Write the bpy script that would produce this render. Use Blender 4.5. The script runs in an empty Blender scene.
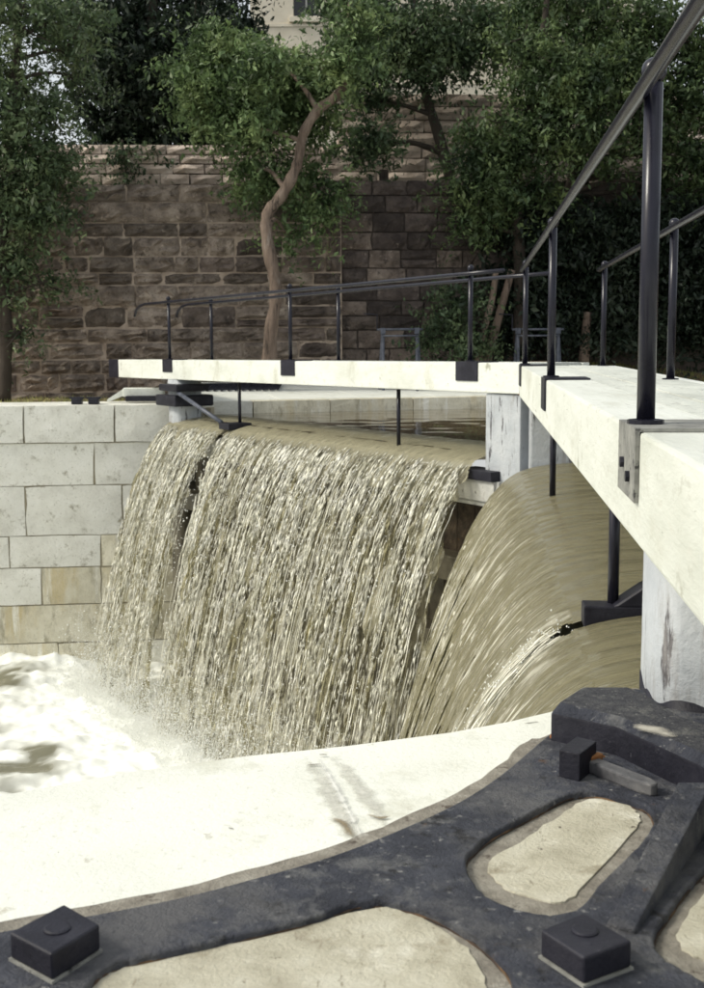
import bpy, bmesh, math, random
import numpy as np
from mathutils import Vector, Matrix
random.seed(7); RNG = np.random.default_rng(7)
S = bpy.context.scene; COL = S.collection
R = math.radians

# ------------------------------------------------------------------ camera
FOC, HOR, ROLL, EYE = 1200.0, 345.0, 0.006, 1.0
_th = math.atan((494 - HOR) / FOC)
FW = np.array([0, math.cos(_th), -math.sin(_th)])
_r0 = np.array([1.0, 0, 0]); _u0 = np.array([0, math.sin(_th), math.cos(_th)])
RT = math.cos(ROLL) * _r0 - math.sin(ROLL) * _u0
UP = math.sin(ROLL) * _r0 + math.cos(ROLL) * _u0
CAM = np.array([0, 0, EYE])
cd = bpy.data.cameras.new('camera'); cam = bpy.data.objects.new('camera', cd); COL.objects.link(cam)
cd.sensor_fit = 'VERTICAL'; cd.sensor_height = 36; cd.lens = 36 * FOC / 988
cd.clip_start = 0.05; cd.clip_end = 2000
cam.matrix_world = Matrix([[RT[0], UP[0], -FW[0], 0], [RT[1], UP[1], -FW[1], 0], [RT[2], UP[2], -FW[2], EYE], [0, 0, 0, 1]])
cd.dof.use_dof = True; cd.dof.focus_distance = 4.5; cd.dof.aperture_fstop = 9
S.camera = cam

# ------------------------------------------------------------------ light
w = bpy.data.worlds.new('World'); S.world = w; w.use_nodes = True
nt = w.node_tree; bg = nt.nodes['Background']
sky = nt.nodes.new('ShaderNodeTexSky'); sky.sky_type = 'NISHITA'; sky.sun_disc = False
SUN_DIR = Vector((-0.82, -0.14, 0.78)).normalized()      # towards the sun
sky.sun_elevation = math.asin(SUN_DIR.z); sky.sun_rotation = math.atan2(SUN_DIR.x, SUN_DIR.y)
sky.dust_density = 5.0; sky.air_density = 1.0; sky.ozone_density = 1.0
hz = nt.nodes.new('ShaderNodeMix'); hz.data_type = 'RGBA'; hz.inputs['Factor'].default_value = .55      # thin bright overcast veiling the blue
hz.inputs["B"].default_value = (8.0, 8.2, 8.15, 1)
nt.links.new(sky.outputs[0], hz.inputs['A']); nt.links.new(hz.outputs['Result'], bg.inputs[0]); bg.inputs[1].default_value = 0.10
sl = bpy.data.lights.new('sun', 'SUN'); sl.energy = 1.8; sl.angle = R(14); sl.color = (1, 0.97, 0.85)
so = bpy.data.objects.new('sun', sl); COL.objects.link(so)
so.rotation_euler = (-SUN_DIR).to_track_quat('-Z', 'Y').to_euler()
S.view_settings.view_transform = 'Standard'; S.view_settings.look = 'None'
S.view_settings.exposure = 0.5; S.view_settings.gamma = 1.0

# ------------------------------------------------------------------ helpers
def ray(x, y): return FW + RT * (x - 352) / FOC - UP * (y - 494) / FOC
def atz(x, y, z=0.0):
    d = ray(x, y); return CAM + d * (z - EYE) / d[2]
def aty(x, y, Y):
    d = ray(x, y); return CAM + d * Y / d[1]

class MB:
    def __init__(s): s.v = []; s.f = []; s.n = 0
    def add(s, V, F):
        s.v += [tuple(map(float, p)) for p in V]; s.f += [tuple(i + s.n for i in f) for f in F]; s.n += len(V)
    def box(s, c, ax, ay, az):
        c, ax, ay, az = (np.array(q, float) for q in (c, ax, ay, az))
        V = [c + i * ax + j * ay + k * az for i in (-1, 1) for j in (-1, 1) for k in (-1, 1)]
        s.add(V, [(0, 1, 3, 2), (4, 6, 7, 5), (0, 4, 5, 1), (2, 3, 7, 6), (0, 2, 6, 4), (1, 5, 7, 3)])
    def tube(s, P, rad, k=8, cap=True):
        P = [np.array(p, float) for p in P]
        if not hasattr(rad, '__len__'): rad = [rad] * len(P)
        V = []; prev = None
        for i, p in enumerate(P):
            t = P[min(i + 1, len(P) - 1)] - P[max(i - 1, 0)]; t /= np.linalg.norm(t) + 1e-9
            if prev is None:
                a = np.cross(t, (0, 0, 1.0))
                if np.linalg.norm(a) < .1: a = np.cross(t, (1.0, 0, 0))
            else: a = prev - t * (prev @ t)
            a /= np.linalg.norm(a); prev = a; b = np.cross(t, a)
            for j in range(k):
                an = 2 * math.pi * j / k; V.append(p + rad[i] * (a * math.cos(an) + b * math.sin(an)))
        F = [(i * k + j, i * k + (j + 1) % k, (i + 1) * k + (j + 1) % k, (i + 1) * k + j) for i in range(len(P) - 1) for j in range(k)]
        if cap: F += [tuple(range(k))[::-1], tuple(range((len(P) - 1) * k, len(P) * k))]
        s.add(V, F)
    def prism(s, bot, top):
        n = len(bot); s.add(list(bot) + list(top), [tuple(range(n))[::-1], tuple(range(n, 2 * n))] + [(i, (i + 1) % n, n + (i + 1) % n, n + i) for i in range(n)])
    def ball(s, c, r, a=8, b=5):
        V = [(c[0], c[1], c[2] + r)]; F = []
        for i in range(1, b):
            for j in range(a):
                th = math.pi * i / b; ph = 2 * math.pi * j / a
                V.append((c[0] + r * math.sin(th) * math.cos(ph), c[1] + r * math.sin(th) * math.sin(ph), c[2] + r * math.cos(th)))
        V.append((c[0], c[1], c[2] - r))
        F += [(0, 1 + j, 1 + (j + 1) % a) for j in range(a)]
        for i in range(b - 2):
            F += [(1 + i * a + j, 1 + (i + 1) * a + j, 1 + (i + 1) * a + (j + 1) % a, 1 + i * a + (j + 1) % a) for j in range(a)]
        q = 1 + (b - 2) * a
        F += [(q + (j + 1) % a, q + j, len(V) - 1) for j in range(a)]
        s.add(V, F)
    def mesh(s, name, smooth=False, bevel=0.0, seg=1):
        m = bpy.data.meshes.new(name); m.from_pydata(s.v, [], s.f)
        bm = bmesh.new(); bm.from_mesh(m); bmesh.ops.recalc_face_normals(bm, faces=bm.faces)
        if bevel: bmesh.ops.bevel(bm, geom=list(bm.edges), offset=bevel, segments=seg, affect='EDGES', profile=.6)
        bm.to_mesh(m); bm.free()
        if smooth: m.polygons.foreach_set('use_smooth', [True] * len(m.polygons))
        return m

def put(name, mesh, mat=None, parent=None, label=None, cat=None, group=None, kind=None):
    o = bpy.data.objects.new(name, mesh); COL.objects.link(o)
    if mat is not None and not mesh.materials: mesh.materials.append(mat)
    if parent is not None:
        o.parent = parent; o.matrix_parent_inverse = Matrix.Translation(-WLOC[parent.name]) if parent.type == 'EMPTY' else Matrix()
        WLOC[o.name] = Vector((0, 0, 0))
    else: WLOC[o.name] = Vector((0, 0, 0))
    for k, v in (('label', label), ('category', cat), ('group', group), ('kind', kind)):
        if v: o[k] = v
    return o
WLOC = {}
def thing(name, loc, label, cat, group=None, kind=None):
    o = bpy.data.objects.new(name, None); COL.objects.link(o); o.location = loc; o.empty_display_size = .2
    WLOC[o.name] = Vector(loc)
    if label: o['label'] = label
    if cat: o['category'] = cat
    if group: o['group'] = group
    if kind: o['kind'] = kind
    return o
def sub(name, mesh, mat, parent, **k):       # sub-part whose parent is itself a mesh child built in world coordinates
    o = bpy.data.objects.new(name, mesh); COL.objects.link(o)
    if mat is not None and not mesh.materials: mesh.materials.append(mat)
    o.parent = parent; WLOC[o.name] = Vector((0, 0, 0))
    for a, v in k.items(): o[a] = v
    return o
def np_mesh(name, V, F, smooth=False):
    m = bpy.data.meshes.new(name); V = np.asarray(V, np.float32); F = np.asarray(F, np.int32)
    m.vertices.add(len(V)); m.vertices.foreach_set('co', V.ravel())
    k = F.shape[1]; m.loops.add(F.size); m.loops.foreach_set('vertex_index', F.ravel())
    m.polygons.add(len(F)); m.polygons.foreach_set('loop_start', np.arange(0, F.size, k, dtype=np.int32))
    try: m.polygons.foreach_set('loop_total', np.full(len(F), k, np.int32))
    except Exception: pass
    if smooth: m.polygons.foreach_set('use_smooth', np.ones(len(F), bool))
    m.update(calc_edges=True); m.validate(); return m
def flat_fill(loops, z, thick, bevel=0.0, name='plate'):
    """2D outline with holes, extruded: real thickness with rounded rim."""
    cu = bpy.data.curves.new(name, 'CURVE'); cu.dimensions = '2D'; cu.fill_mode = 'BOTH'
    for L in loops:
        sp = cu.splines.new('POLY'); sp.points.add(len(L) - 1); sp.use_cyclic_u = True
        for p, q in zip(sp.points, L): p.co = (q[0], q[1], 0, 1)
    cu.extrude = thick / 2 - bevel; cu.bevel_depth = bevel; cu.bevel_resolution = 1; cu.offset = -bevel
    o = bpy.data.objects.new(name, cu); COL.objects.link(o)
    dg = bpy.context.evaluated_depsgraph_get()
    m = bpy.data.meshes.new_from_object(o.evaluated_get(dg)); bpy.data.objects.remove(o)
    m.transform(Matrix.Translation((0, 0, z - thick / 2))); m.name = name
    return m
def smooth_loop(L, n=5):
    """Catmull-Rom through closed points."""
    L = [np.array(p, float) for p in L]; out = []
    for i in range(len(L)):
        a, b, c, d = L[i - 1], L[i], L[(i + 1) % len(L)], L[(i + 2) % len(L)]
        for j in range(n):
            t = j / n
            out.append(.5 * ((2 * b) + (c - a) * t + (2 * a - 5 * b + 4 * c - d) * t * t + (3 * b - a - 3 * c + d) * t ** 3))
    return out
def wobble(L, amp):
    return [np.array(p[:2]) + RNG.normal(0, amp, 2) for p in L]

# ------------------------------------------------------------------ materials
def N(nt, typ, **k):
    n = nt.nodes.new(typ)
    for a, v in k.items(): setattr(n, a, v)
    return n
def mat(name, cols, scale=3.0, rough=.8, bump=.3, bscale=None, metal=0.0, spec=.5, per_obj=0.0, detail=8, stretch=(1, 1, 1),
        spots=None, island=0.0, dist=.02, coords='Object', rotz=0.0, coat=0):
    m = bpy.data.materials.new(name); m.use_nodes = True; t = m.node_tree; L = t.links.new
    b = t.nodes['Principled BSDF']; b.inputs['Roughness'].default_value = rough; b.inputs['Metallic'].default_value = metal
    b.inputs['Specular IOR Level'].default_value = spec; b.inputs['Coat Weight'].default_value = coat
    tc = N(t, 'ShaderNodeTexCoord'); mp = N(t, 'ShaderNodeMapping'); mp.inputs['Scale'].default_value = stretch; mp.inputs['Rotation'].default_value = (0, 0, rotz); mp.vector_type = 'POINT'
    L(N(t, 'ShaderNodeNewGeometry').outputs['Position'] if per_obj else tc.outputs[coords], mp.inputs[0]); vec = mp.outputs[0]
    if per_obj:
        oi = N(t, 'ShaderNodeObjectInfo'); mu = N(t, 'ShaderNodeVectorMath', operation='SCALE'); mu.inputs[0].default_value = (37, 19, 53)
        L(oi.outputs['Random'], mu.inputs['Scale']); ad = N(t, 'ShaderNodeVectorMath', operation='ADD'); L(vec, ad.inputs[0]); L(mu.outputs[0], ad.inputs[1]); vec = ad.outputs[0]
    n1 = N(t, 'ShaderNodeTexNoise'); n1.inputs['Scale'].default_value = scale; n1.inputs['Detail'].default_value = detail; n1.inputs['Roughness'].default_value = .62
    L(vec, n1.inputs['Vector'])
    cr = N(t, 'ShaderNodeValToRGB'); e = cr.color_ramp.elements
    k = len(cols)
    while len(e) < k: e.new(.5)
    for i, c in enumerate(cols): e[i].position = .3 + .4 * i / max(1, k - 1); e[i].color = (*c, 1)
    L(n1.outputs['Fac'], cr.inputs[0]); out = cr.outputs[0]
    for sp in (spots or []):                                # (colour, scale, threshold, softness)
        n2 = N(t, 'ShaderNodeTexNoise'); n2.inputs['Scale'].default_value = sp[1]; n2.inputs['Detail'].default_value = 10; n2.inputs['Roughness'].default_value = .7
        mp2 = N(t, 'ShaderNodeMapping'); mp2.inputs['Location'].default_value = (sp[1] * 3.1, 7, 2)
        if len(sp) > 4: mp2.inputs['Scale'].default_value = sp[4]
        L(vec, mp2.inputs[0]); L(mp2.outputs[0], n2.inputs['Vector'])
        r2 = N(t, 'ShaderNodeMapRange'); r2.inputs[1].default_value = sp[2]; r2.inputs[2].default_value = sp[2] + sp[3]; L(n2.outputs['Fac'], r2.inputs[0])
        mx = N(t, 'ShaderNodeMix', data_type='RGBA'); mx.inputs['B'].default_value = (*sp[0], 1); L(r2.outputs[0], mx.inputs['Factor']); L(out, mx.inputs['A']); out = mx.outputs['Result']
    if per_obj or island:
        hs = N(t, 'ShaderNodeHueSaturation'); mr = N(t, 'ShaderNodeMapRange'); q = per_obj or island
        mr.inputs[3].default_value = 1 - q; mr.inputs[4].default_value = 1 + q
        if per_obj: L(oi.outputs['Random'], mr.inputs[0])
        else:
            g = N(t, 'ShaderNodeNewGeometry'); L(g.outputs['Random Per Island'], mr.inputs[0])
        L(mr.outputs[0], hs.inputs['Value']); L(out, hs.inputs['Color']); out = hs.outputs[0]
    L(out, b.inputs['Base Color'])
    if bump:
        n3 = N(t, 'ShaderNodeTexNoise'); n3.inputs['Scale'].default_value = bscale or scale * 6; n3.inputs['Detail'].default_value = 9; n3.inputs['Roughness'].default_value = .65
        L(vec, n3.inputs['Vector']); bp = N(t, 'ShaderNodeBump'); bp.inputs['Strength'].default_value = bump; bp.inputs['Distance'].default_value = dist
        L(n3.outputs['Fac'], bp.inputs['Height']); L(bp.outputs[0], b.inputs['Normal'])
    return m

M = {}
M['white_paint'] = mat('white_paint_near_beam', [(.56, .58, .51), (.70, .72, .655), (.75, .77, .71)], 2.0, .55, .8, 16, rotz=math.atan2(.1025, 1), stretch=(1, .22, 1), spots=[((.47, .47, .38), 2.6, .55, .16, (1.6, 1, .5)), ((.36, .36, .29), 9, .63, .08, (1, 1.2, .35)), ((.13, .12, .10), 30, .655, .025, (1, .30, 1)), ((.60, .61, .54), 22, .56, .08)], dist=.010)
M['white_far'] = mat('white_paint_far_beam', [(.56, .58, .51), (.70, .72, .655), (.75, .77, .71)], 2.0, .55, .8, 16, rotz=math.atan2(.62, 1), stretch=(1, .22, 1), spots=[((.47, .47, .38), 2.6, .55, .16, (1.6, 1, .5)), ((.36, .36, .29), 9, .63, .08, (1, 1.2, .35)), ((.13, .12, .10), 30, .655, .025, (1, .30, 1)), ((.60, .61, .54), 22, .56, .08)], dist=.010)
M['deck_paint'] = mat('deck_paint', [(.44, .46, .41), (.58, .60, .54), (.66, .68, .61)], 3, .75, .8, 20, rotz=.1, stretch=(1, .35, 1), spots=[((.30, .30, .26), 7, .57, .12), ((.14, .13, .12), 34, .65, .03, (1, .3, 1)), ((.40, .42, .38), 30, .55, .1)], dist=.015)
M['post_paint'] = mat('post_paint', [(.33, .355, .375), (.43, .455, .475), (.49, .51, .52)], 3, .6, .6, 14, spots=[((.06, .055, .06), 13, .585, .05, (1, 1, .16)), ((.25, .24, .23), 6, .53, .12, (1, 1, .2)), ((.10, .09, .09), 34, .655, .04, (1, 1, .12))], dist=.02)
M['iron'] = mat('black_iron', [(.007, .007, .012), (.014, .014, .022), (.026, .026, .036)], 8, .5, .5, 60, spec=.3, spots=[((.07, .07, .085), 30, .63, .08), ((.12, .09, .06), 22, .70, .04)], dist=.006)
M['rail_iron'] = mat('rail_iron', [(.007, .007, .013), (.014, .014, .024)], 8, .27, .12, 40, spec=.35, spots=[((.16, .17, .19), 14, .66, .06, (1, 1, .3))], dist=.003)
M['cast'] = mat('cast_iron', [(.018, .020, .030), (.040, .044, .060), (.075, .080, .100)], 9, .55, 1.0, 75, spec=.35, spots=[((.135, .137, .14), 6, .53, .10), ((.25, .25, .245), 34, .595, .07), ((.010, .010, .012), 13, .57, .08), ((.11, .11, .115), 2.5, .52, .12), ((.36, .35, .33), 80, .665, .03), ((.10, .055, .03), 9, .66, .06)], dist=.016)
M['cast_grit'] = mat('cast_iron_gritty', [(.022, .023, .032), (.050, .052, .062), (.095, .095, .098)], 60, .8, 1.0, 130, spots=[((.30, .30, .28), 90, .60, .06), ((.17, .17, .16), 9, .55, .1)], dist=.016)
M['saddle_worn'] = mat('worn_saddle', [(.13, .13, .12), (.22, .22, .20), (.30, .30, .27)], 14, .75, .6, 40, spots=[((.03, .03, .03), 16, .58, .06)], dist=.006)
M['worn_iron'] = mat('worn_iron', [(.05, .05, .055), (.10, .10, .105), (.17, .165, .16)], 18, .6, .5, 60, spots=[((.22, .11, .05), 14, .62, .08), ((.02, .02, .022), 26, .58, .06)], dist=.004)
M['rust_edge'] = mat('rust_edge', [(.02, .015, .012), (.05, .03, .018), (.17, .10, .045)], 11, .9, .7, 70, dist=.004)
M['rust'] = mat('rust', [(.12, .045, .015), (.26, .10, .03), (.36, .19, .08)], 20, .9, .7, 70, dist=.004)
M['coping'] = mat('whitened_coping', [(.64, .65, .58), (.73, .74, .67), (.77, .78, .72)], 1.6, .75, .6, 60, spots=[((.56, .56, .47), 3, .55, .14), ((.44, .42, .34), 9, .63, .08), ((.60, .60, .53), 40, .58, .08), ((.09, .08, .07), 30, .70, .015)], dist=.006)
M['infill'] = mat('concrete_infill', [(.34, .315, .235), (.475, .45, .35), (.565, .545, .445)], 9, .85, .6, 110, spots=[((.25, .215, .145), 5, .555, .12), ((.66, .64, .54), 4.5, .55, .1), ((.09, .075, .06), 34, .65, .03), ((.30, .27, .20), 60, .60, .05, (1, .25, 1))], dist=.012)
M['mortar'] = mat('grey_mortar', [(.15, .135, .11), (.25, .23, .19), (.34, .32, .27)], 20, .9, .9, 90, spots=[((.08, .06, .045), 22, .58, .08), ((.42, .40, .35), 14, .60, .08)], dist=.010)
M['lock_stone'] = mat('lock_wall_stone', [(.50, .465, .345), (.68, .645, .505), (.76, .73, .60)], 2.0, .85, .7, 22, per_obj=.09, spots=[((.55, .45, .235), 1.1, .525, .18, (1.3, 1, .28)), ((.80, .785, .69), 2.6, .55, .06, (1.4, 1, .10)), ((.36, .33, .235), 3, .52, .14, (1.5, 1, .5)), ((.42, .385, .29), 26, .58, .08)], dist=.02)
M['lock_coping'] = mat('lock_coping_stone', [(.60, .59, .52), (.72, .715, .64), (.78, .775, .71)], 2.2, .8, .7, 18, per_obj=.05, spots=[((.34, .32, .25), 4, .57, .1), ((.45, .44, .37), 24, .58, .08)], dist=.02)
M['joint'] = mat('lock_joint', [(.32, .28, .20), (.48, .43, .32)], 5, .95, .5, dist=.01)
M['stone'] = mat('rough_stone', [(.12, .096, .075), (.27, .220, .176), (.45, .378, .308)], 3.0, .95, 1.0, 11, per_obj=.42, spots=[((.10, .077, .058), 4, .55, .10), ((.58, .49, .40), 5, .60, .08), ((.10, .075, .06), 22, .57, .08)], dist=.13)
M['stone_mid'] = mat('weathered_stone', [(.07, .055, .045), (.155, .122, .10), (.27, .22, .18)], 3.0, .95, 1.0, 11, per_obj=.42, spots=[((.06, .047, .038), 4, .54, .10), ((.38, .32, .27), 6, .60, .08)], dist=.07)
M['stone_dark'] = mat('dark_stone', [(.040, .031, .028), (.080, .063, .055), (.145, .117, .10)], 3.0, .95, 1.0, 11, per_obj=.38, spots=[((.24, .195, .16), 4, .60, .10), ((.03, .024, .02), 7, .58, .10)], dist=.06)  # darker stone colour for the wall right of the curved trunk
M['stone_pale'] = mat('pale_stone', [(.42, .335, .265), (.58, .48, .40), (.66, .57, .48)], 2.5, .95, .8, 10, per_obj=.2, spots=[((.26, .205, .165), 5, .57, .1)], dist=.04)
M['wall_mortar'] = mat('wall_mortar', [(.32, .25, .19), (.52, .43, .34)], 5, .95, .6, spots=[((.14, .105, .08), 3, .55, .1)], dist=.02)
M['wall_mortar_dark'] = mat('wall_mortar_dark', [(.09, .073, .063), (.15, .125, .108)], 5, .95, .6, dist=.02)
M['bstone'] = mat('building_stone', [(.60, .54, .42), (.72, .66, .54)], 2, .9, .3, per_obj=.06, dist=.02)
M['glass'] = mat('dark_glass', [(.01, .01, .012), (.02, .02, .024)], 2, .08, 0)
M['timber'] = mat('gate_timber', [(.30, .30, .28), (.44, .44, .41), (.52, .52, .48)], 4, .7, .6, 18, spots=[((.12, .08, .05), 3, .57, .1), ((.05, .04, .03), 9, .62, .06)], dist=.02)
M['timber_wet'] = mat('wet_timber', [(.045, .04, .030), (.10, .09, .068), (.17, .155, .12)], 4, .4, .6, 18, spots=[((.16, .09, .035), 3, .60, .1)], dist=.02)
M['timber_rot'] = mat('rotten_timber', [(.022, .016, .012), (.06, .042, .028), (.12, .09, .06)], 9, .7, 1.0, 20, spots=[((.22, .12, .045), 5, .63, .06)], dist=.04)
M['ground'] = mat('ground_earth', [(.17, .12, .075), (.29, .205, .125), (.38, .28, .18)], 1.4, .95, .8, 9, spots=[((.16, .18, .06), 1.1, .52, .08)], dist=.05)
M['hill'] = mat('hill_cover', [(.015, .02, .01), (.035, .045, .018), (.05, .05, .03)], 1.2, .95, .8, 6, dist=.1)
M['grass'] = mat('grass_blades', [(.22, .26, .075), (.36, .37, .12), (.48, .40, .19)], 1.5, .8, 0, island=.3)
M['bark'] = mat('grey_bark', [(.15, .108, .080), (.27, .20, .152), (.38, .295, .23)], 5, .95, 1.0, 14, stretch=(1, 1, .25), spots=[((.06, .045, .035), 9, .53, .08, (1, 1, .3)), ((.36, .31, .26), 6, .60, .08)], dist=.14)
M['bark_dark'] = mat('dark_bark', [(.03, .024, .018), (.07, .055, .04)], 5, .95, 1.0, 14, stretch=(1, 1, .25), dist=.04)
M['drum'] = mat('wooden_drum', [(.22, .16, .10), (.38, .29, .19)], 12, .9, .8, 30, dist=.01)
M['winch'] = mat('winch_iron', [(.03, .035, .05), (.07, .08, .105), (.11, .12, .15)], 9, .5, .3, dist=.004)
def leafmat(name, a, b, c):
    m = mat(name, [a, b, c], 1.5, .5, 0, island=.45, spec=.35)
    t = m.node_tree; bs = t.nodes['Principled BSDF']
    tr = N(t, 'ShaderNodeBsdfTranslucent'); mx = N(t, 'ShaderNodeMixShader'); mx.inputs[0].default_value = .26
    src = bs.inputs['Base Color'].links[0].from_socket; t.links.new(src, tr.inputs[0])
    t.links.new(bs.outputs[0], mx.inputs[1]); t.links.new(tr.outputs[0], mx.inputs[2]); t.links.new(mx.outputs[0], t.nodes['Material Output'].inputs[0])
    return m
M['leaf_right'] = leafmat('leaf_right', (.012, .028, .013), (.070, .110, .044), (.205, .265, .105))
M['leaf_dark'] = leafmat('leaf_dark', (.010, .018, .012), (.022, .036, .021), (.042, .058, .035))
M['leaf_mid'] = leafmat('leaf_mid', (.011, .025, .013), (.066, .103, .050), (.175, .23, .11))
M['leaf_bright'] = leafmat('leaf_bright', (.024, .048, .018), (.120, .180, .072), (.28, .35, .145))
M['leaf_left'] = leafmat('leaf_left', (.024, .044, .022), (.095, .138, .064), (.21, .25, .125))

def water_mat(name, base, foam, foam_thr, foam_soft, uvscale, glint_beads=None, onfall=False, rough=.08, gaps=None, bump=.3, attr=None, fscale=1.0):
    m = bpy.data.materials.new(name); m.use_nodes = True; t = m.node_tree; L = t.links.new; b = t.nodes['Principled BSDF']
    b.inputs['IOR'].default_value = 1.33; b.inputs['Roughness'].default_value = rough
    tc = N(t, 'ShaderNodeTexCoord')
    def noise(scale, sc, det=6, loc=(0, 0, 0), src='UV'):
        mp = N(t, 'ShaderNodeMapping'); mp.inputs['Scale'].default_value = sc; mp.inputs['Location'].default_value = loc; L(tc.outputs[src], mp.inputs[0])
        n = N(t, 'ShaderNodeTexNoise'); n.inputs['Scale'].default_value = scale; n.inputs['Detail'].default_value = det; n.inputs['Roughness'].default_value = .65
        n.inputs['Distortion'].default_value = .3
        L(mp.outputs[0], n.inputs['Vector']); return n.outputs['Fac']
    src = 'UV' if uvscale else 'Object'; us = uvscale or (1, 1, 1)
    f = noise(1, us, 7, src=src); r = N(t, 'ShaderNodeMapRange'); r.inputs[1].default_value = foam_thr; r.inputs[2].default_value = foam_thr + foam_soft  # on the falls, foam and glossy light streaks painted in one pale colour
    lo = noise(1, (us[0] * .09, us[1] * .5, 1), 3, (4, 1, 6), src); lm = N(t, 'ShaderNodeMath', operation='MULTIPLY_ADD'); lm.inputs[1].default_value = .5 if onfall else 0; L(lo, lm.inputs[0]); L(f, lm.inputs[2]); ls = N(t, 'ShaderNodeMath', operation='SUBTRACT'); ls.inputs[1].default_value = .25 if onfall else 0; L(lm.outputs[0], ls.inputs[0]); L(ls.outputs[0], r.inputs[0])
    fo = r.outputs[0]
    if glint_beads:  # small pale spots: sparkle of the water painted into the colour
        fb = noise(1, glint_beads[0], 3, (3, 6, 2), src); rb = N(t, 'ShaderNodeMapRange'); rb.inputs[1].default_value = glint_beads[1]; rb.inputs[2].default_value = glint_beads[1] + glint_beads[2]; L(fb, rb.inputs[0])
        mb = N(t, 'ShaderNodeMath', operation='MAXIMUM'); L(fo, mb.inputs[0]); L(rb.outputs[0], mb.inputs[1]); fo = mb.outputs[0]
    if onfall:
        af = N(t, 'ShaderNodeAttribute', attribute_name='fall'); mf = N(t, 'ShaderNodeMath', operation='MULTIPLY'); L(fo, mf.inputs[0]); L(af.outputs['Fac'], mf.inputs[1]); fo = mf.outputs[0]
    if attr:
        at = N(t, 'ShaderNodeAttribute', attribute_name=attr); ad = N(t, 'ShaderNodeMath', operation='ADD', use_clamp=True); L(fo, ad.inputs[0]); L(at.outputs['Fac'], ad.inputs[1]); fo = ad.outputs[0]
    c2 = noise(1, tuple(q * .35 for q in us), 4, (5, 3, 1), src)
    mxb = N(t, 'ShaderNodeMix', data_type='RGBA'); mxb.inputs['A'].default_value = (*[q * .7 for q in base], 1); mxb.inputs['B'].default_value = (*[q * 1.3 for q in base], 1); L(c2, mxb.inputs['Factor'])
    mx = N(t, 'ShaderNodeMix', data_type='RGBA'); mx.inputs['B'].default_value = (*foam, 1); L(fo, mx.inputs['Factor']); L(mxb.outputs['Result'], mx.inputs['A']); L(mx.outputs['Result'], b.inputs['Base Color'])
    rr = N(t, 'ShaderNodeMapRange'); rr.inputs[3].default_value = rough; rr.inputs[4].default_value = .6; L(fo, rr.inputs[0]); L(rr.outputs[0], b.inputs['Roughness'])
    if bump:
        f3 = noise(1, tuple(q * 1.7 for q in us), 5, (1, 9, 4), src); bp = N(t, 'ShaderNodeBump'); bp.inputs['Strength'].default_value = bump; bp.inputs['Distance'].default_value = .05
        L(f3, bp.inputs['Height']); L(bp.outputs[0], b.inputs['Normal'])
    if gaps:
        g = noise(1, gaps[0], 5, (2, 4, 8), src); gr = N(t, 'ShaderNodeMapRange'); gr.inputs[1].default_value = gaps[1]; gr.inputs[2].default_value = gaps[1] + gaps[2]; L(g, gr.inputs[0])
        at = N(t, 'ShaderNodeAttribute', attribute_name='fall'); mu = N(t, 'ShaderNodeMath', operation='MULTIPLY'); L(gr.outputs[0], mu.inputs[0]); L(at.outputs['Fac'], mu.inputs[1])
        mu2 = N(t, 'ShaderNodeMath', operation='MULTIPLY'); L(mu.outputs[0], mu2.inputs[0]); mu2.inputs[1].default_value = gaps[3]
        tr = N(t, 'ShaderNodeBsdfTransparent'); tr.inputs[0].default_value = (.82, .80, .70, 1); ms = N(t, 'ShaderNodeMixShader'); L(mu2.outputs[0], ms.inputs[0]); L(b.outputs[0], ms.inputs[1]); L(tr.outputs[0], ms.inputs[2])
        L(ms.outputs[0], t.nodes['Material Output'].inputs[0])
    return m
M['water_pool'] = water_mat('upper_pool_water', (.12, .095, .055), (.5, .48, .42), .9, .1, None, rough=.04, bump=0)
M['fall_near'] = water_mat('thick_falling_water', (.205, .187, .110), (.72, .70, .585), .525, .16, (24, 1.3, 1), glint_beads=((40, 6, 1), .60, .08), onfall=True, rough=.05, bump=.9, attr='foam')
M['fall_far'] = water_mat('broken_falling_water', (.30, .28, .19), (.78, .765, .68), .58, .12, (26, 2.6, 1), glint_beads=((30, 9, 1), .61, .06), onfall=True, rough=.08, gaps=((9, .8, 1), .375, .14, .92), bump=.5, attr='foam')
M['strand'] = mat('water_strand', [(.49, .475, .365), (.70, .685, .575), (.84, .825, .745)], 3, .15, 0, island=.3)
M['foam'] = water_mat('foaming_water', (.17, .165, .115), (.86, .875, .82), .9, .1, None, rough=.2, bump=.4, attr='foam')
M['spray'] = mat('spray', [(.82, .83, .78), (.88, .89, .85)], 3, .35, 0)

# ------------------------------------------------------------------ leaf frames
P_M = np.array([1.79, 12.8])                     # downstream corner where the leaves meet
class Leaf:
    def __init__(s, p, d):
        s.p = np.array(p, float); s.d = np.array(d, float) / np.linalg.norm(d)
        a = np.array([-s.d[1], s.d[0]]); s.n = a if a[0] < 0 else -a            # downstream normal
    def P(s, a, u, z):
        q = s.p + s.d * a + s.n * u; return np.array([q[0], q[1], z])
    def v(s, a, u, z=0): q = s.d * a + s.n * u; return np.array([q[0], q[1], z])
NEAR = Leaf(P_M, (-.1025, -1)); FAR = Leaf(P_M, (-.62, 1))
ZT, ZB = .76, .43
ZW = -.20                                        # upper water level
ZL = -4.8                                        # lower water level

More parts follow.
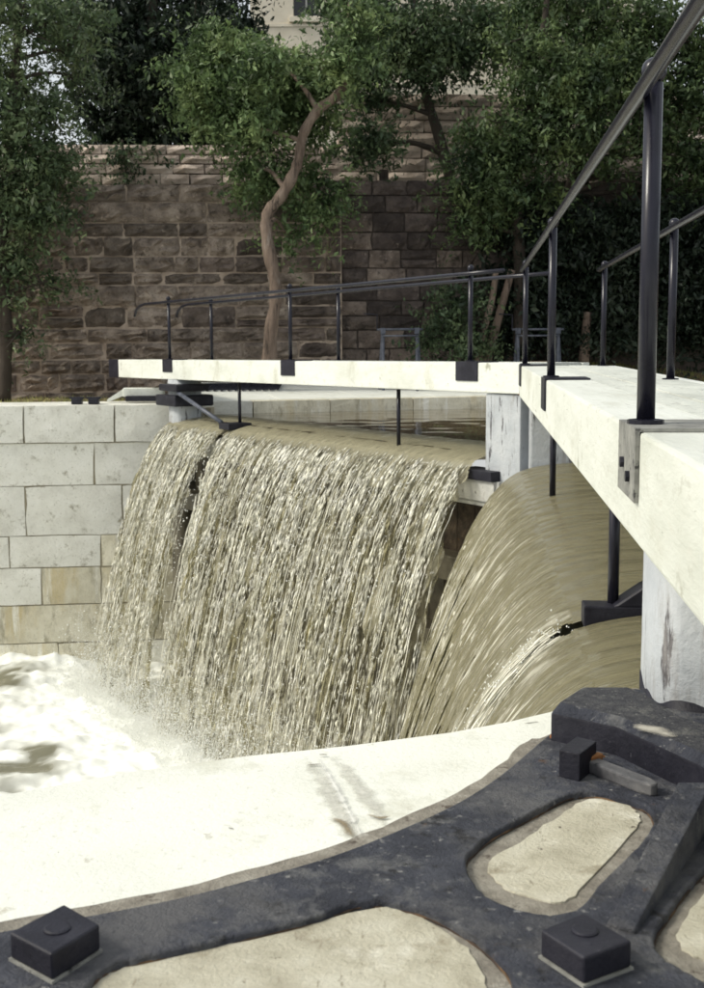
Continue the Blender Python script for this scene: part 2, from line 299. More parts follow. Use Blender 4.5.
# ------------------------------------------------------------------ setting: ground, banks, copings
def fbm(x, y, seed=0, oct=4):
    r = np.random.default_rng(seed); o = np.zeros(np.broadcast(x, y).shape)
    for k in range(oct):
        for j in range(4):
            a = r.uniform(0, 6.28); f = 1.6 ** k * r.uniform(.7, 1.3); o = o + np.sin(f * (x * math.cos(a) + y * math.sin(a)) + r.uniform(0, 6.28)) / 1.7 ** k / 4
    return o
def far_edge(x): return np.where(x < -2.9, 21.3 + .1 * (x + 3.3), 21.5 + .30 * np.minimum(x + 2.9, 12))
def bank_h(x, y):
    t = np.clip((x - .5) / 4.5, 0, 1); t = t * t * (3 - 2 * t); e = np.clip((y - far_edge(x) - 1.2) / 1.4, 0, 1)
    return -.09 + .66 * t * e + .03 * fbm(x * .8, y * .8, 3) * e
def grid_mesh(name, X, Y, Z, smooth=True):
    ny, nx = X.shape; V = np.stack([X, Y, Z], -1).reshape(-1, 3); i = np.arange(ny * nx).reshape(ny, nx)
    F = np.stack([i[:-1, :-1], i[:-1, 1:], i[1:, 1:], i[1:, :-1]], -1).reshape(-1, 4); return np_mesh(name, V, F, smooth)
xs = np.concatenate([np.linspace(-300, -20, 12), np.linspace(-18, 30, 97), np.linspace(34, 300, 12)])
ts = np.concatenate([np.linspace(0, 6, 25), np.linspace(7, 20, 8)])
X, T = np.meshgrid(xs, ts); Y = far_edge(X) + 1.0 + T; Z = bank_h(X, Y)
put('ground', grid_mesh('ground', X, Y, Z), M['ground'], kind='structure')
# hillside behind the retaining walls
ts = np.array([0, .8, 1.9, 2.0, 4, 8, 14, 24, 40, 80, 300.])
X, T = np.meshgrid(xs, ts)
Y = 26.45 + .06 * np.clip(X, -20, 20) + T
Z = np.where(T < 1.95, 4.2, np.where(X < .0, 5.4, 6.0) + np.clip(T - 2, 0, 40) * .13) + .12 * fbm(X * .5, Y * .5, 8) * (T > 0)
Z = Z - .5 * (T == 0)
put('hillside', grid_mesh('hillside', X, Y, Z), M['hill'], kind='structure')

# near coping: slabs whose lip follows the recess curve
lip_px = [(-140, 818), (-60, 806), (0, 795), (125, 772), (250, 755), (312, 749), (350, 745), (450, 732), (510, 721), (552, 711), (600, 697), (640, 690)]
lip = [atz(*q) for q in lip_px]
lip = [np.array([-9, lip[0][1] - .9 * .9 * 0 - 1.9, 0]), np.array([-3.5, lip[0][1] - .75, 0])] + lip + [np.array([1.0, 3.9, 0]), np.array([1.4, 4.0, 0]), np.array([9, 6.0, 0])]
J = 7                                            # index of the joint vertex (px 312)
coping = thing('near_coping', (0, 2.5, 0), None, None, kind='structure')
def slab(i0, i1, inset0, inset1):
    pts = [p.copy() for p in lip[i0:i1 + 1]]
    if inset0: pts[0] = pts[0] + np.array([.0003, 0, 0])
    if inset1: pts[-1] = pts[-1] - np.array([.0003, 0, 0])
    back0 = np.array([pts[0][0] - (.0 if i0 == 0 else -.14), -6, 0]); back1 = np.array([pts[-1][0] + (0 if i1 == len(lip) - 1 else .14), -6, 0])
    poly = pts + [back1, back0]
    b = MB(); b.prism([p + np.array([0, 0, -.42]) for p in poly], poly)
    m = b.mesh('coping_stone'); bm = bmesh.new(); bm.from_mesh(m)
    ed = [e for e in bm.edges if all(abs(v.co.z) < 1e-4 for v in e.verts)]
    bmesh.ops.bevel(bm, geom=ed, offset=.006, segments=2, affect='EDGES', profile=.6); bm.to_mesh(m); bm.free()
    return put('coping_stone', m, M['coping'], coping)
slab(0, len(lip) - 1, False, False)
b = MB(); low = [p + np.array([.0, -.03, -.42]) for p in lip]; 
for a, c in zip(low[:-1], low[1:]):
    for k in range(5):
        z0 = -k * .95 - .42; z1 = z0 - .93
        b.add([(a[0] + .01, a[1], z0), (c[0] - .01, c[1], z0), (c[0] - .01, c[1], z1), (a[0] + .01, a[1], z1)], [(0, 1, 2, 3)])
put('near_lock_wall', b.mesh('near_lock_wall'), M['lock_stone'], kind='structure')

# ------------------------------------------------------------------ iron gate anchor let into the coping
ZP = .034
def pz(L, z=ZP): return [atz(x, y, z) for x, y in L]
anchor = thing('gate_anchor', tuple(atz(520, 860, 0)), 'blue black cast iron gate anchor bolted to the near coping', 'gate anchor')
outer = [(-160, 968), (-60, 944), (0, 931), (100, 913), (180, 897), (250, 879), (330, 856), (400, 829), (460, 801), (500, 775), (530, 750), (551, 733), (600, 700), (650, 690), (760, 735), (900, 800), (1000, 1300), (-300, 1300)]
holeA = [(466, 862), (474, 848), (492, 834), (530, 813), (566, 795), (588, 791), (612, 795), (640, 803), (653, 814), (652, 826), (638, 846), (603, 880), (580, 906), (555, 914), (528, 911), (502, 903), (478, 888)]
holeB = [(60, 1080), (80, 1000), (96, 974), (118, 961), (145, 955), (213, 940), (300, 920), (340, 906), (378, 899), (418, 908), (466, 930), (497, 957), (515, 984), (530, 1080)]
holeC = [(654, 940), (664, 918), (682, 893), (706, 866), (780, 800), (900, 900), (900, 1020), (720, 985), (690, 972), (664, 957)]
oA, oB, oC = (smooth_loop(pz(h)) for h in (holeA, holeB, holeC))
op = smooth_loop(pz(outer), 4)
plate = put('anchor_plate', flat_fill([[p[:2] for p in op], wobble(oA, .0012), wobble(oB, .0015), wobble(oC, .0015)], ZP, ZP + .03, .005, 'anchor_plate'), M['cast'], anchor)
# mortar bed round the rim and in the pockets, worn concrete infill
rim = smooth_loop(pz([(x - 3, y - 9) if 0 < i < 11 else (x, y) for i, (x, y) in enumerate(outer)], .010), 4)
sub('mortar_rim', flat_fill([wobble(rim, .0025)], .012, .03, .004, 'mortar_rim'), M['mortar'], anchor).matrix_parent_inverse = Matrix.Translation(-WLOC[anchor.name])
def shrink(L, f, c=None):
    c = np.mean(L, 0) if c is None else c; return [c + (p - c) * f for p in L]
for L, inner in ((oA, [(488, 862), (520, 842), (560, 815), (585, 800), (612, 800), (634, 808), (640, 820), (628, 838), (585, 885), (560, 902), (525, 895), (500, 885)]),
                 (oB, [(62, 1080), (84, 1003), (108, 975), (150, 961), (215, 946), (300, 927), (376, 907), (415, 916), (455, 938), (478, 965), (488, 1000), (496, 1080)]),
                 (oC, [(678, 938), (684, 920), (706, 895), (780, 830), (880, 900), (880, 1000), (725, 965), (692, 955)])):
    put('pocket_mortar', flat_fill([shrink(L, 1.004)], .017, .03, .0, 'pocket_mortar'), M['mortar'], anchor)
    put('pocket_infill', flat_fill([wobble(smooth_loop(pz(inner, .02)), .0022)], .0205, .03, .001, 'pocket_infill'), M['infill'], anchor)
# collar block beside the heel post
ZC = .125
front = [(551, 713), (617, 727), (697, 764), (790, 812)]
back = [(790, 765), (735, 738), (704, 724), (680, 716), (662, 706), (645, 694), (628, 687), (583, 687)]
top_f = pz([(560, 702), (620, 716), (702, 752), (790, 795)], ZC); top_b = pz(back, ZC)
mid_f = pz(front, ZC - .022); mid_b = [p - np.array([0, 0, .022]) for p in top_b]
bot = [np.array([p[0], p[1], ZP - .003]) for p in mid_f + mid_b]
b = MB(); n = 12; b.add(bot + mid_f + mid_b + top_f + top_b, [tuple(range(2 * n, 3 * n))] + [(i, (i + 1) % n, n + (i + 1) % n, n + i) for i in range(n)] + [(n + i, n + (i + 1) % n, 2 * n + (i + 1) % n, 2 * n + i) for i in range(n)])
m = b.mesh('collar_block'); bm = bmesh.new(); bm.from_mesh(m); bmesh.ops.bevel(bm, geom=list(bm.edges), offset=.004, segments=2, affect='EDGES', profile=.6); bm.to_mesh(m); bm.free()
m.materials.append(M['iron']); m.materials.append(M['cast_grit']); m.materials.append(M['cast'])
for p in m.polygons: p.material_index = 1 if p.normal.z > .95 else (2 if p.normal.z > .25 else 0)
put('collar_block', m, None, anchor)
# pale worn patch of mortar on the collar
# key block with the wedge driven through it
kt = pz([(559, 749), (577, 736), (597, 741), (580, 754)], .098)
b = MB(); b.prism([np.array([p[0], p[1], ZP - .002]) for p in kt], kt); put('key_block', b.mesh('key_block', bevel=.004, seg=2), M['iron'], anchor)
w0, w1 = atz(590, 758, .062), atz(655, 783, .062); dv = (w1 - w0) / np.linalg.norm(w1 - w0); pv = np.array([-dv[1], dv[0], 0])
b = MB(); out = [w0 - dv * .05 + pv * .014, w0 + pv * .018, w1 - dv * .03 + pv * .019, w1 + pv * .010, w1 + dv * .006, w1 - pv * .012, w1 - dv * .03 - pv * .019, w0 - pv * .018, w0 - dv * .05 - pv * .014]
b.prism([p - np.array([0, 0, .028]) for p in out], [p + np.array([0, 0, 0.0]) for p in out]); put('wedge', b.mesh('wedge', bevel=.005, seg=2), M['worn_iron'], anchor)
q = atz(594, 757, .064); b = MB(); b.tube([q + pv * .021 - dv * .012, q + pv * .021 + dv * .014], .003, 6); b.box(q + np.array([0, 0, -.006]), dv * .009, pv * .022, (0, 0, .012)); put('rust_band', b.mesh('rust_band', bevel=.002), M['rust'], anchor)
q = atz(554, 737, .036); b = MB(); b.ball(q, .011, 8, 5); put('rust_lump', b.mesh('rust_lump', smooth=True), M['rust'], anchor)
# rib running from the collar across the plate
r0 = [atz(678, 782, .125), atz(712, 782, .125)]; r1 = [atz(608, 922, ZP + .008), atz(634, 930, ZP + .008)]
b = MB(); Vb = []
for t in np.linspace(0, 1, 6):
    a = r0[0] * (1 - t) + r1[0] * t; c = r0[1] * (1 - t) + r1[1] * t
    Vb += [(a[0] - .004, a[1], ZP - .002), a, c, (c[0] + .004, c[1], ZP - .002)]
b.add(Vb, [(4 * i + j, 4 * i + j + 1, 4 * i + j + 5, 4 * i + j + 4) for i in range(5) for j in range(3)] + [(0, 3, 2, 1), (20, 21, 22, 23)])
put('rib', b.mesh('rib', bevel=.004, seg=2), M['cast'], anchor)
# square nuts with round bolt ends
for cs, bc in (([(9, 932), (64, 903.5), (100, 924), (51, 954)], (57, 929)), ([(540.5, 929.5), (584, 912), (632.5, 940.5), (584, 957.6)], (585, 931))):
    zt = .082; t4 = pz(cs, zt); b = MB()
    b.prism([np.array([p[0], p[1], ZP + .004]) for p in t4], t4); nut = put('nut', b.mesh('nut', bevel=.006, seg=3), M['iron'], anchor)
    c = atz(*bc, zt); b = MB(); b.tube([c - np.array([0, 0, .01]), c + np.array([0, 0, .002]), c + np.array([0, 0, .004])], [.0215, .0215, .018], 20)
    o = put('bolt_end', b.mesh('bolt_end'), M['iron'], nut)
    ce = np.mean(t4, 0); b = MB(); t5 = [ce + (p - ce) * 1.04 for p in t4]; b.prism([np.array([p[0], p[1], ZP - .002]) for p in t5], [np.array([p[0], p[1], ZP + .0045]) for p in t5]); put('washer', b.mesh('washer'), M['saddle_worn'], nut)
# stain and old repair along the coping joint
def film_mat(name, col, thr):
    m = mat(name, [tuple(q * .75 for q in col), col], 14, .9, .4, 70, dist=.004); t = m.node_tree; L = t.links.new
    at = N(t, 'ShaderNodeAttribute', attribute_name='mask'); tc = N(t, 'ShaderNodeTexCoord'); n = N(t, 'ShaderNodeTexNoise'); n.inputs['Scale'].default_value = 26; n.inputs['Detail'].default_value = 9; n.inputs['Roughness'].default_value = .7
    L(tc.outputs['Object'], n.inputs['Vector']); ad = N(t, 'ShaderNodeMath', operation='ADD'); L(n.outputs['Fac'], ad.inputs[0]); L(at.outputs['Fac'], ad.inputs[1])
    r = N(t, 'ShaderNodeMapRange'); r.inputs[1].default_value = thr; r.inputs[2].default_value = thr + .42; L(ad.outputs[0], r.inputs[0])
    tr = N(t, 'ShaderNodeBsdfTransparent'); mx = N(t, 'ShaderNodeMixShader'); L(r.outputs[0], mx.inputs[0]); L(tr.outputs[0], mx.inputs[1]); L(t.nodes['Principled BSDF'].outputs[0], mx.inputs[2]); L(mx.outputs[0], t.nodes['Material Output'].inputs[0])
    return m
FM = {'grey': film_mat('limewash_run', (.64, .635, .565), 1.10), 'brown': film_mat('brown_stain', (.26, .21, .13), 1.0), 'mortar': film_mat('mortar_smear', (.46, .44, .38), .92), 'dark': film_mat('dark_stain', (.16, .14, .11), 1.05), 'pale': film_mat('pale_patch', (.80, .80, .74), 1.0)}
def film(name, px, width, key, z=.0016, z0=0.0, par=None):
    """a stain: a ribbon of film along a line on the coping, its edges eaten by noise"""
    C = smooth_poly([atz(*q, z0) for q in px], 6); V = []; mk = []; F = []
    for i, p in enumerate(C):
        t = C[min(i + 1, len(C) - 1)] - C[max(i - 1, 0)]; t /= np.linalg.norm(t); nn = np.array([-t[1], t[0], 0])
        e = math.sin(math.pi * (i + .5) / len(C)) ** .4
        for j in range(5): V.append(p + nn * width * (j - 2) / 2 * 1.2 + np.array([0, 0, z])); mk.append((1 - abs(j - 2) / 2) * e * .95)
    F = [(5 * i + j, 5 * i + j + 1, 5 * i + j + 6, 5 * i + j + 5) for i in range(len(C) - 1) for j in range(4)]
    m = np_mesh(name, V, F); at = m.attributes.new('mask', 'FLOAT', 'POINT'); at.data.foreach_set('value', np.array(mk, np.float32))
    if m.polygons[0].normal.z < 0: m.flip_normals()
    put(name, m, FM[key], par or coping)
def smooth_poly(L, n=5):
    L = [np.array(p, float) for p in L]; out = []
    for i in range(len(L) - 1):
        a, b, c, d = L[max(i - 1, 0)], L[i], L[i + 1], L[min(i + 2, len(L) - 1)]
        for j in range(n):
            t = j / n; out.append(.5 * ((2 * b) + (c - a) * t + (2 * a - 5 * b + 4 * c - d) * t * t + (3 * b - a - 3 * c + d) * t ** 3))
    out.append(L[-1]); return out
film('stain', [(300, 752), (318, 775), (336, 805), (352, 835), (362, 850)], .07, 'grey')
film('stain', [(330, 752), (352, 778), (372, 806), (388, 830)], .06, 'grey', .0026)
film('stain', [(316, 756), (332, 782), (348, 812), (366, 848)], .022, 'pale', .0040)
film('stain', [(332, 820), (344, 826), (354, 842)], .022, 'brown', .0052)
film('stain', [(366, 816), (380, 820), (392, 818)], .012, 'brown', .0052)
film('stain', [(350, 846), (376, 836), (398, 826)], .010, 'brown', .0060)
film('stain', [(306, 767), (322, 766)], .008, 'dark', .0052)
film('stain', [(318, 757), (328, 757)], .008, 'dark', .0064)
film('mortar_smear', [(632, 727), (644, 728), (660, 732), (676, 738)], .045, 'mortar', .0016, ZC, anchor)
film('stain', [(524, 724), (540, 722)], .010, 'dark')
film('stain', [(228, 828), (234, 830)], .008, 'dark')
# rusty line where the pockets meet the plate
for L in (oA, oB, oC):
    b = MB(); Q = [np.array([p[0], p[1], .0195 + .002 * math.sin(7 * i)]) for i, p in enumerate(L)]; b.tube(Q + Q[:1], [.0010 + .0020 * abs(math.sin(i * 1.7)) for i in range(len(Q) + 1)], 5, False); put('rust_line', b.mesh('rust_line', smooth=True), M['rust_edge'], anchor)

# ------------------------------------------------------------------ lock gates
def post_mesh():
    b = MB(); b.tube([(0, 0, 0), (0, 0, 1.0)], .0275, 14); m = b.mesh('rail_post'); 
    for p in m.polygons: p.use_smooth = len(p.vertices) == 4
    return m
POST = post_mesh()
bb = MB(); bb.ball((0, 0, 0), .038, 14, 9); BALL = bb.mesh('ball_cap', smooth=True)
bb = MB(); bb.tube([(0, 0, 0), (0, 0, .012), (0, 0, .014)], [.055, .055, .036], 14); FLANGE = bb.mesh('post_flange')
def build_gate(lf, label, length, tail, posts_s, front_rail, back_rail, rods, zmit, zheel, worn=None, heel_s=None):
    g = thing('lock_gate', tuple(lf.P(heel_s, 0, 0)), label, 'lock gate', 'lock gate leaves')
    def zt(s): return zmit + (zheel - zmit) * s / length
    def pbox(name, s0, s1, u0, u1, dz0, dz1, m, bevel=.008, zabs=False, **k):
        b = MB(); V = []
        for s in (s0, s1):
            base = 0 if zabs else zt(s)
            V += [lf.P(s, u0, base + dz0), lf.P(s, u1, base + dz0), lf.P(s, u1, base + dz1), lf.P(s, u0, base + dz1)]
        b.add(V, [(0, 3, 2, 1), (4, 5, 6, 7), (0, 1, 5, 4), (1, 2, 6, 5), (2, 3, 7, 6), (3, 0, 4, 7)])
        return put(name, b.mesh(name, bevel=bevel, seg=2), m, g, **k)
    pbox('walk_beam', .005, tail, -.30, 0, -.33, 0, M['white_paint'] if lf is NEAR else M['white_far'], .012)
    for i, u in enumerate((-.305, -.505, -.705)): pbox('deck_plank', .01 + .01 * i, tail - .02 * i, u - .192, u, -.07, -.004 + .003 * (i % 2), M['deck_paint'], .006)
    pbox('outer_beam', .01, tail, -1.0, -.90, -.30, -.008, M['white_paint'])
    k = 0
    for s in posts_s:
        wm = M['saddle_worn'] if worn is not None and abs(s - worn) < .01 else M['iron']
        # saddle strap bent over the beam edge: one plate on top, one leg down the face
        b = MB(); s0, s1 = s - .2, s + .2; zz = zt(s); V = []
        prof = [(.014, -.205), (.014, .012), (-.29, .012), (-.29, .0015), (.0015, .0015), (.0015, -.205)]
        for q in (s0, s1): V += [lf.P(q, u, zt(q) + z) for u, z in prof]
        b.add(V, [tuple(range(6)), tuple(range(11, 5, -1))] + [(i, i + 6, (i + 1) % 6 + 6, (i + 1) % 6) for i in range(6)])
        sd = put('saddle_strap', b.mesh('saddle_strap'), wm, g)
        if wm is M['saddle_worn']:
            sd['label'] = 'weathered grey saddle strap with two bolts'
            for a, z in ((-.06, -.11), (.08, -.14)):
                bo = MB(); c = lf.P(s + a, .012, zz + z); bo.tube([c, c + lf.v(0, .014)], .018, 6); put('strap_bolt', bo.mesh('strap_bolt'), M['iron'], sd)
        for u in (-.042, -.84):
            po = put('rail_post', POST, M['rail_iron'], g); z0 = zz + (.0125 if u > -.1 else -.008)
            po.location = Vector(lf.P(s, u, z0))
            for nm, me, dz in (('ball_cap', BALL, 1.035), ('post_flange', FLANGE, 0.0)):
                c = bpy.data.objects.new(nm, me); COL.objects.link(c); c.parent = po; c.location = (0, 0, dz)
                if not me.materials: me.materials.append(M['rail_iron'])
    for u, (a, c, bend) in ((-.042, front_rail), (-.84, back_rail)):
        P = [lf.P(s, u + .040, zt(s) + .985) for s in np.linspace(a, c, 12)]
        if bend:
            for ds, dz in ((.25, -.03), (.42, -.10), (.50, -.20)): P.append(lf.P(c + ds, u + .045, zt(c) + .985 + dz))
        b = MB(); b.tube(P, .0225, 12); put('handrail', b.mesh('handrail', smooth=True), M['rail_iron'], g)
    for s, zt0 in rods:
        b = MB(); b.tube([lf.P(s, -.17, ZW - .1), lf.P(s, -.17, zt(s) - .31)], .026, 10); put('valve_rod', b.mesh('valve_rod', smooth=True), M['rail_iron'], g)
    # gate body: cross timbers and boards, drowned behind the falling water
    zz = -.50; k = 0
    while zz > ZL - .3:
        pbox('cross_timber', .30, heel_s - .3, -.26, .03, zz - .30, zz, M['timber'] if zz > -.6 else M['timber_wet'], .015, True); k += 1; zz -= .95
    s = .30
    while s < heel_s - .35:
        wdt = RNG.uniform(.26, .34); pbox('gate_board', s, min(s + wdt - .012, heel_s - .3), -.32, -.265 + RNG.uniform(-.004, .004), ZL - .6, -.46, M['timber'] if lf is NEAR or s < .6 else (M['timber_rot'] if s < 1.5 or 6.4 < s < 7.8 else M['timber_wet']), .006, True); s += wdt
    return g, pbox, zt
LN = 10.9
gN, bxN, ztN = build_gate(NEAR, 'near white lock gate leaf whose beam and railing run off to the right', 9.4, 11.6, [.25, 4.6, 9.2, 13.7][:3], (0.18, 11.8, False), (.05, 11.8, False), [(2.95, 0), (7.35, 0)], .775, .745, worn=9.2, heel_s=9.45)
gF, bxF, ztF = build_gate(FAR, 'far white lock gate leaf with curved end railing and black beam tip', 12.2, 11.75, [.92, 5.1, 9.4], (.29, 10.35, True), (.45, 10.3, True), [(2.55, 0), (7.0, 0)], .80, .75, heel_s=9.3)
bxF('beam_tip', 11.752, 12.25, -.305, .004, -.335, .004, M['iron'], .012)
# mitre posts
bxF('mitre_post', .02, .62, -.42, -.03, ZL - .6, .46, M['post_paint'], .02, True)
bxN('mitre_post', .06, .46, -.52, -.10, ZL - .6, .42, M['post_paint'], .02, True)
bxF('post_strap', .0, .035, -.30, -.012, -.34, -.30, M['rust'], .003)
# heel posts: big rounded timbers turning in the quoin
def heel(g, lf, s, r, top, bevel_base=False):
    b = MB(); c = lf.P(s, -.24, 0); V = []
    K = 56
    prof = [(ZL - .6, r), (-.45, r), (-.02, r * .97), (.07, r * 1.0), (top, r)]
    for z, rr in prof:
        for j in range(K):
            a = 2 * math.pi * j / K
            x, y = math.cos(a), math.sin(a); q = (abs(x) ** 3.2 + abs(y) ** 3.2) ** (-1 / 3.2)
            p = c[:2] + lf.d * (rr * q * x) + lf.n * (rr * q * y); V.append((p[0], p[1], z)) if j % 14 != 5 else V.append((c[0] + (p[0] - c[0]) * .955, c[1] + (p[1] - c[1]) * .955, z))
    F = [(i * K + j, i * K + (j + 1) % K, (i + 1) * K + (j + 1) % K, (i + 1) * K + j) for i in range(len(prof) - 1) for j in range(K)] + [tuple(range((len(prof) - 1) * K, len(prof) * K))]
    b.add(V, F); m = b.mesh('heel_post', smooth=False)
    for p in m.polygons: p.use_smooth = len(p.vertices) == 4
    m.materials.append(M['post_paint']); m.materials.append(M['timber_wet'])
    for p in m.polygons: p.material_index = 1 if p.center.z < -.4 else 0
    h = put('heel_post', m, None, g)
    b = MB(); V = []
    for z in (-.02, .05):
        for rr in (r * 1.012, r * .9):
            for j in range(K):
                a = 2 * math.pi * j / K; x, y = math.cos(a), math.sin(a); q = (abs(x) ** 3.2 + abs(y) ** 3.2) ** (-1 / 3.2)
                p = c[:2] + lf.d * (rr * q * x) + lf.n * (rr * q * y); V.append((p[0], p[1], z + (.012 * math.sin(3 * a + 1) + .010 * math.sin(11 * a)) * (z > 0)))
    F = []
    for j in range(K): F += [(j, (j + 1) % K, 2 * K + (j + 1) % K, 2 * K + j), (2 * K + j, 2 * K + (j + 1) % K, 3 * K + (j + 1) % K, 3 * K + j)]
    b.add(V, F); put('foot_band', b.mesh('foot_band', smooth=True), M['iron'], h)
    return h
heel(gN, NEAR, 9.55, .235, .425)
heel(gF, FAR, 9.25, .26, .43)
# iron brackets at the foot of the valve rods and strap by the far mitre
def ibox(g, lf, name, s0, s1, u0, u1, z0, z1, m=None, bevel=.008):
    b = MB(); V = [lf.P(s, u, z) for s in (s0, s1) for u in (u0, u1) for z in (z0, z1)]
    b.add(V, [(0, 1, 3, 2), (4, 6, 7, 5), (0, 4, 5, 1), (2, 3, 7, 6), (0, 2, 6, 4), (1, 5, 7, 3)]); return put(name, b.mesh(name, bevel=bevel, seg=2), m or M['iron'], g)
ibox(gN, NEAR, 'rod_bracket', 7.30, 7.44, -.55, -.03, -.295, -.195)
b = MB(); b.add([NEAR.P(s, u, z) for s in (7.30, 7.44) for u, z in ((-.16, -.20), (-.55, -.20), (-.55, -.06), (-.3, -.10))], [(0, 1, 2, 3), (7, 6, 5, 4), (0, 4, 5, 1), (1, 5, 6, 2), (2, 6, 7, 3), (3, 7, 4, 0)])
put('bracket_gusset', b.mesh('bracket_gusset', bevel=.008), M['iron'], gN)
ibox(gF, FAR, 'rod_bracket', 6.85, 7.20, -.30, .10, -.30, -.20)
ibox(gF, FAR, 'strap', .35, 1.0, -.20, .10, -.50, -.39)
ibox(gF, FAR, 'top_timber', .35, 1.05, -.25, .06, -.74, -.503, M['timber'], .012)
for z0, u in ((-1.8, .05), (-2.25, .02), (-2.7, .06), (-3.6, .02)):
    ibox(gF, FAR, 'rotten_block', .62, .95, -.22, u, z0 - .32, z0, M['timber_rot'], .03)
ibox(gF, FAR, 'heel_collar', 8.85, 9.7, -.60, .12, -.02, .17, M['iron'], .03)
ibox(gF, FAR, 'collar_hoop', 8.7, 9.45, -.45, .16, .24, .36, M['iron'], .03)
b = MB(); b.tube([FAR.P(8.75, .1, .22), FAR.P(7.9, .06, -.02), FAR.P(7.25, .03, -.20)], .035, 8); put('strut', b.mesh('strut', smooth=True), M['winch'], gF)

# ------------------------------------------------------------------ water
GRAV = 9.81
def fall_profile(vel, nU, nT, z_end, u0=-1.3):
    pts = []
    for u in np.linspace(u0, 0, nU, endpoint=False): pts.append((u, ZW - .10 * math.exp(u / .25) - .07 * min(1, max(0, (-u - 1.0) / .3)), 0.0))
    z0 = ZW - .10; vz = .4 * vel; te = (-vz + math.sqrt(vz * vz + 2 * GRAV * (z0 - z_end))) / GRAV
    for t in np.linspace(0, te, nT): pts.append((vel * t, z0 - vz * t - .5 * GRAV * t * t, t / te))
    return np.array(pts)
def ridge(s, v, seed, wl, drift=.5):
    """smooth strand-like ridges along the flow"""
    r = np.random.default_rng(seed); o = np.zeros(np.broadcast(s, v).shape)
    for k in range(9):
        f = 2 * math.pi / (wl * r.uniform(.5, 2.2)); o = o + np.sin(f * s + r.uniform(0, 6.28) + drift * r.normal() * 3 * v + .8 * np.sin(v * r.uniform(2, 9) + s * r.uniform(1, 4)))
    return o / 3
def sheet(name, lf, s0, s1, vel, z_end, ds, nU, nT, amp, wl, material, seed, gap=None, velvar=.06, wake=None):
    pr = fall_profile(vel, nU, nT, z_end); s = np.arange(s0, s1 + ds, ds)
    Sg, U = np.meshgrid(s, pr[:, 0]); Z = np.repeat(pr[:, 1:2], len(s), 1); Tt = np.repeat(pr[:, 2:3], len(s), 1)
    rd = ridge(Sg, Tt * 2, seed, wl); r2 = ridge(Sg, Tt * 5, seed + 5, wl * 4, .3)
    k = np.clip(Tt * 3, 0, 1)
    U = U * (1 + velvar * r2 * (U > 0)) + amp * rd * (.15 + .85 * k) * (Tt > 0) + amp * .8 * k * ridge(Sg * 1.3, Tt * 16, seed + 9, wl * 1.5, 1.2)
    U = U + .007 * k * ridge(Sg, Tt * 2, seed + 21, .55, .2) * np.clip(Tt * 4, 0, 1)
    Z = Z + .005 * ridge(Sg, U, seed + 2, wl * 3) * (Tt == 0) + amp * .25 * rd * (Tt > 0) * (1 - k)
    Sg = Sg + .10 * k * r2 * Tt
    V = np.stack([lf.p[0] + lf.d[0] * Sg + lf.n[0] * U, lf.p[1] + lf.d[1] * Sg + lf.n[1] * U, Z], -1)
    ny, nx = Sg.shape; i = np.arange(ny * nx).reshape(ny, nx)
    keep = np.ones((ny - 1, nx - 1), bool)
    if gap is not None: keep = ~gap(Sg[:-1, :-1], U[:-1, :-1], Tt[:-1, :-1])
    F = np.stack([i[:-1, :-1], i[:-1, 1:], i[1:, 1:], i[1:, :-1]], -1)[keep]
    m = np_mesh(name, V.reshape(-1, 3), F, True)
    uv = m.uv_layers.new(name='UVMap'); li = np.zeros(len(m.loops), np.int32); m.loops.foreach_get('vertex_index', li)
    path = np.concatenate([[0], np.cumsum(np.hypot(np.diff(pr[:, 0]), np.diff(pr[:, 1])))])
    UVv = np.stack([Sg, np.repeat(path[:, None], nx, 1)], -1).reshape(-1, 2); uv.data.foreach_set('uv', UVv[li].astype(np.float32).ravel())
    fo = m.attributes.new('foam', 'FLOAT', 'POINT'); fo.data.foreach_set('value', (np.clip((Tt - .66) / .26, 0, 1) * np.clip(.6 + .5 * fbm(Sg * 3, Tt * 9, seed), 0, 1) + (wake(Sg, Tt) if wake else 0)).astype(np.float32).ravel())
    at = m.attributes.new('fall', 'FLOAT', 'POINT'); at.data.foreach_set('value', np.clip(Tt * 6 - .10, 0, 1).astype(np.float32).ravel())
    return put(name, m, material, kind='structure')
SB = 7.37                                         # near rod bracket
def gap_near(s, u, t):
    wv = .06 * np.clip(1 - t * 3.2, 0, 1) + .03 * np.sin(t * 60) * (t > 0) * (t < .3)
    return (np.abs(s - SB + .10 * t) < wv) & (u > -.55)
def wake_near(s, t):                               # white water torn up behind the bracket
    d = (s - SB + .02) / (.19 + 1.2 * t); n = fbm(s * 14, t * 34, 51, 4) + .6 * fbm(s * 48, t * 110, 52, 3)
    return np.clip((np.exp(-d * d) * .8 + 1.0 * n * np.exp(-d * d * .4) - .25), 0, 1) * (t > 0.0) * np.exp(-t * 2.6)
sheet('waterfall', NEAR, .5, 9.36, 1.80, -4.9, .018, 26, 110, .006, .07, M['fall_near'], 11, gap_near, .007, wake_near)
def gap_far(s, u, t):
    jag = .05 * np.sin(t * 37 + 1) + .04 * np.sin(t * 71)
    g1 = np.abs(s - 7.02 + .05 * t) < (.03 + .34 * np.clip(t * 2.2, 0, 1) - .12 * np.clip(t * 2 - 1, 0, 1) + jag * np.clip(t * 4, 0, 1))
    g2 = s < .74 - .55 * t + .8 * jag * (t > .1)
    return ((g1 & (u > .02)) | g2)
sheet('waterfall', FAR, .5, 9.32, 1.68, -4.9, .018, 20, 150, .026, .11, M['fall_far'], 21, gap_far, .05)
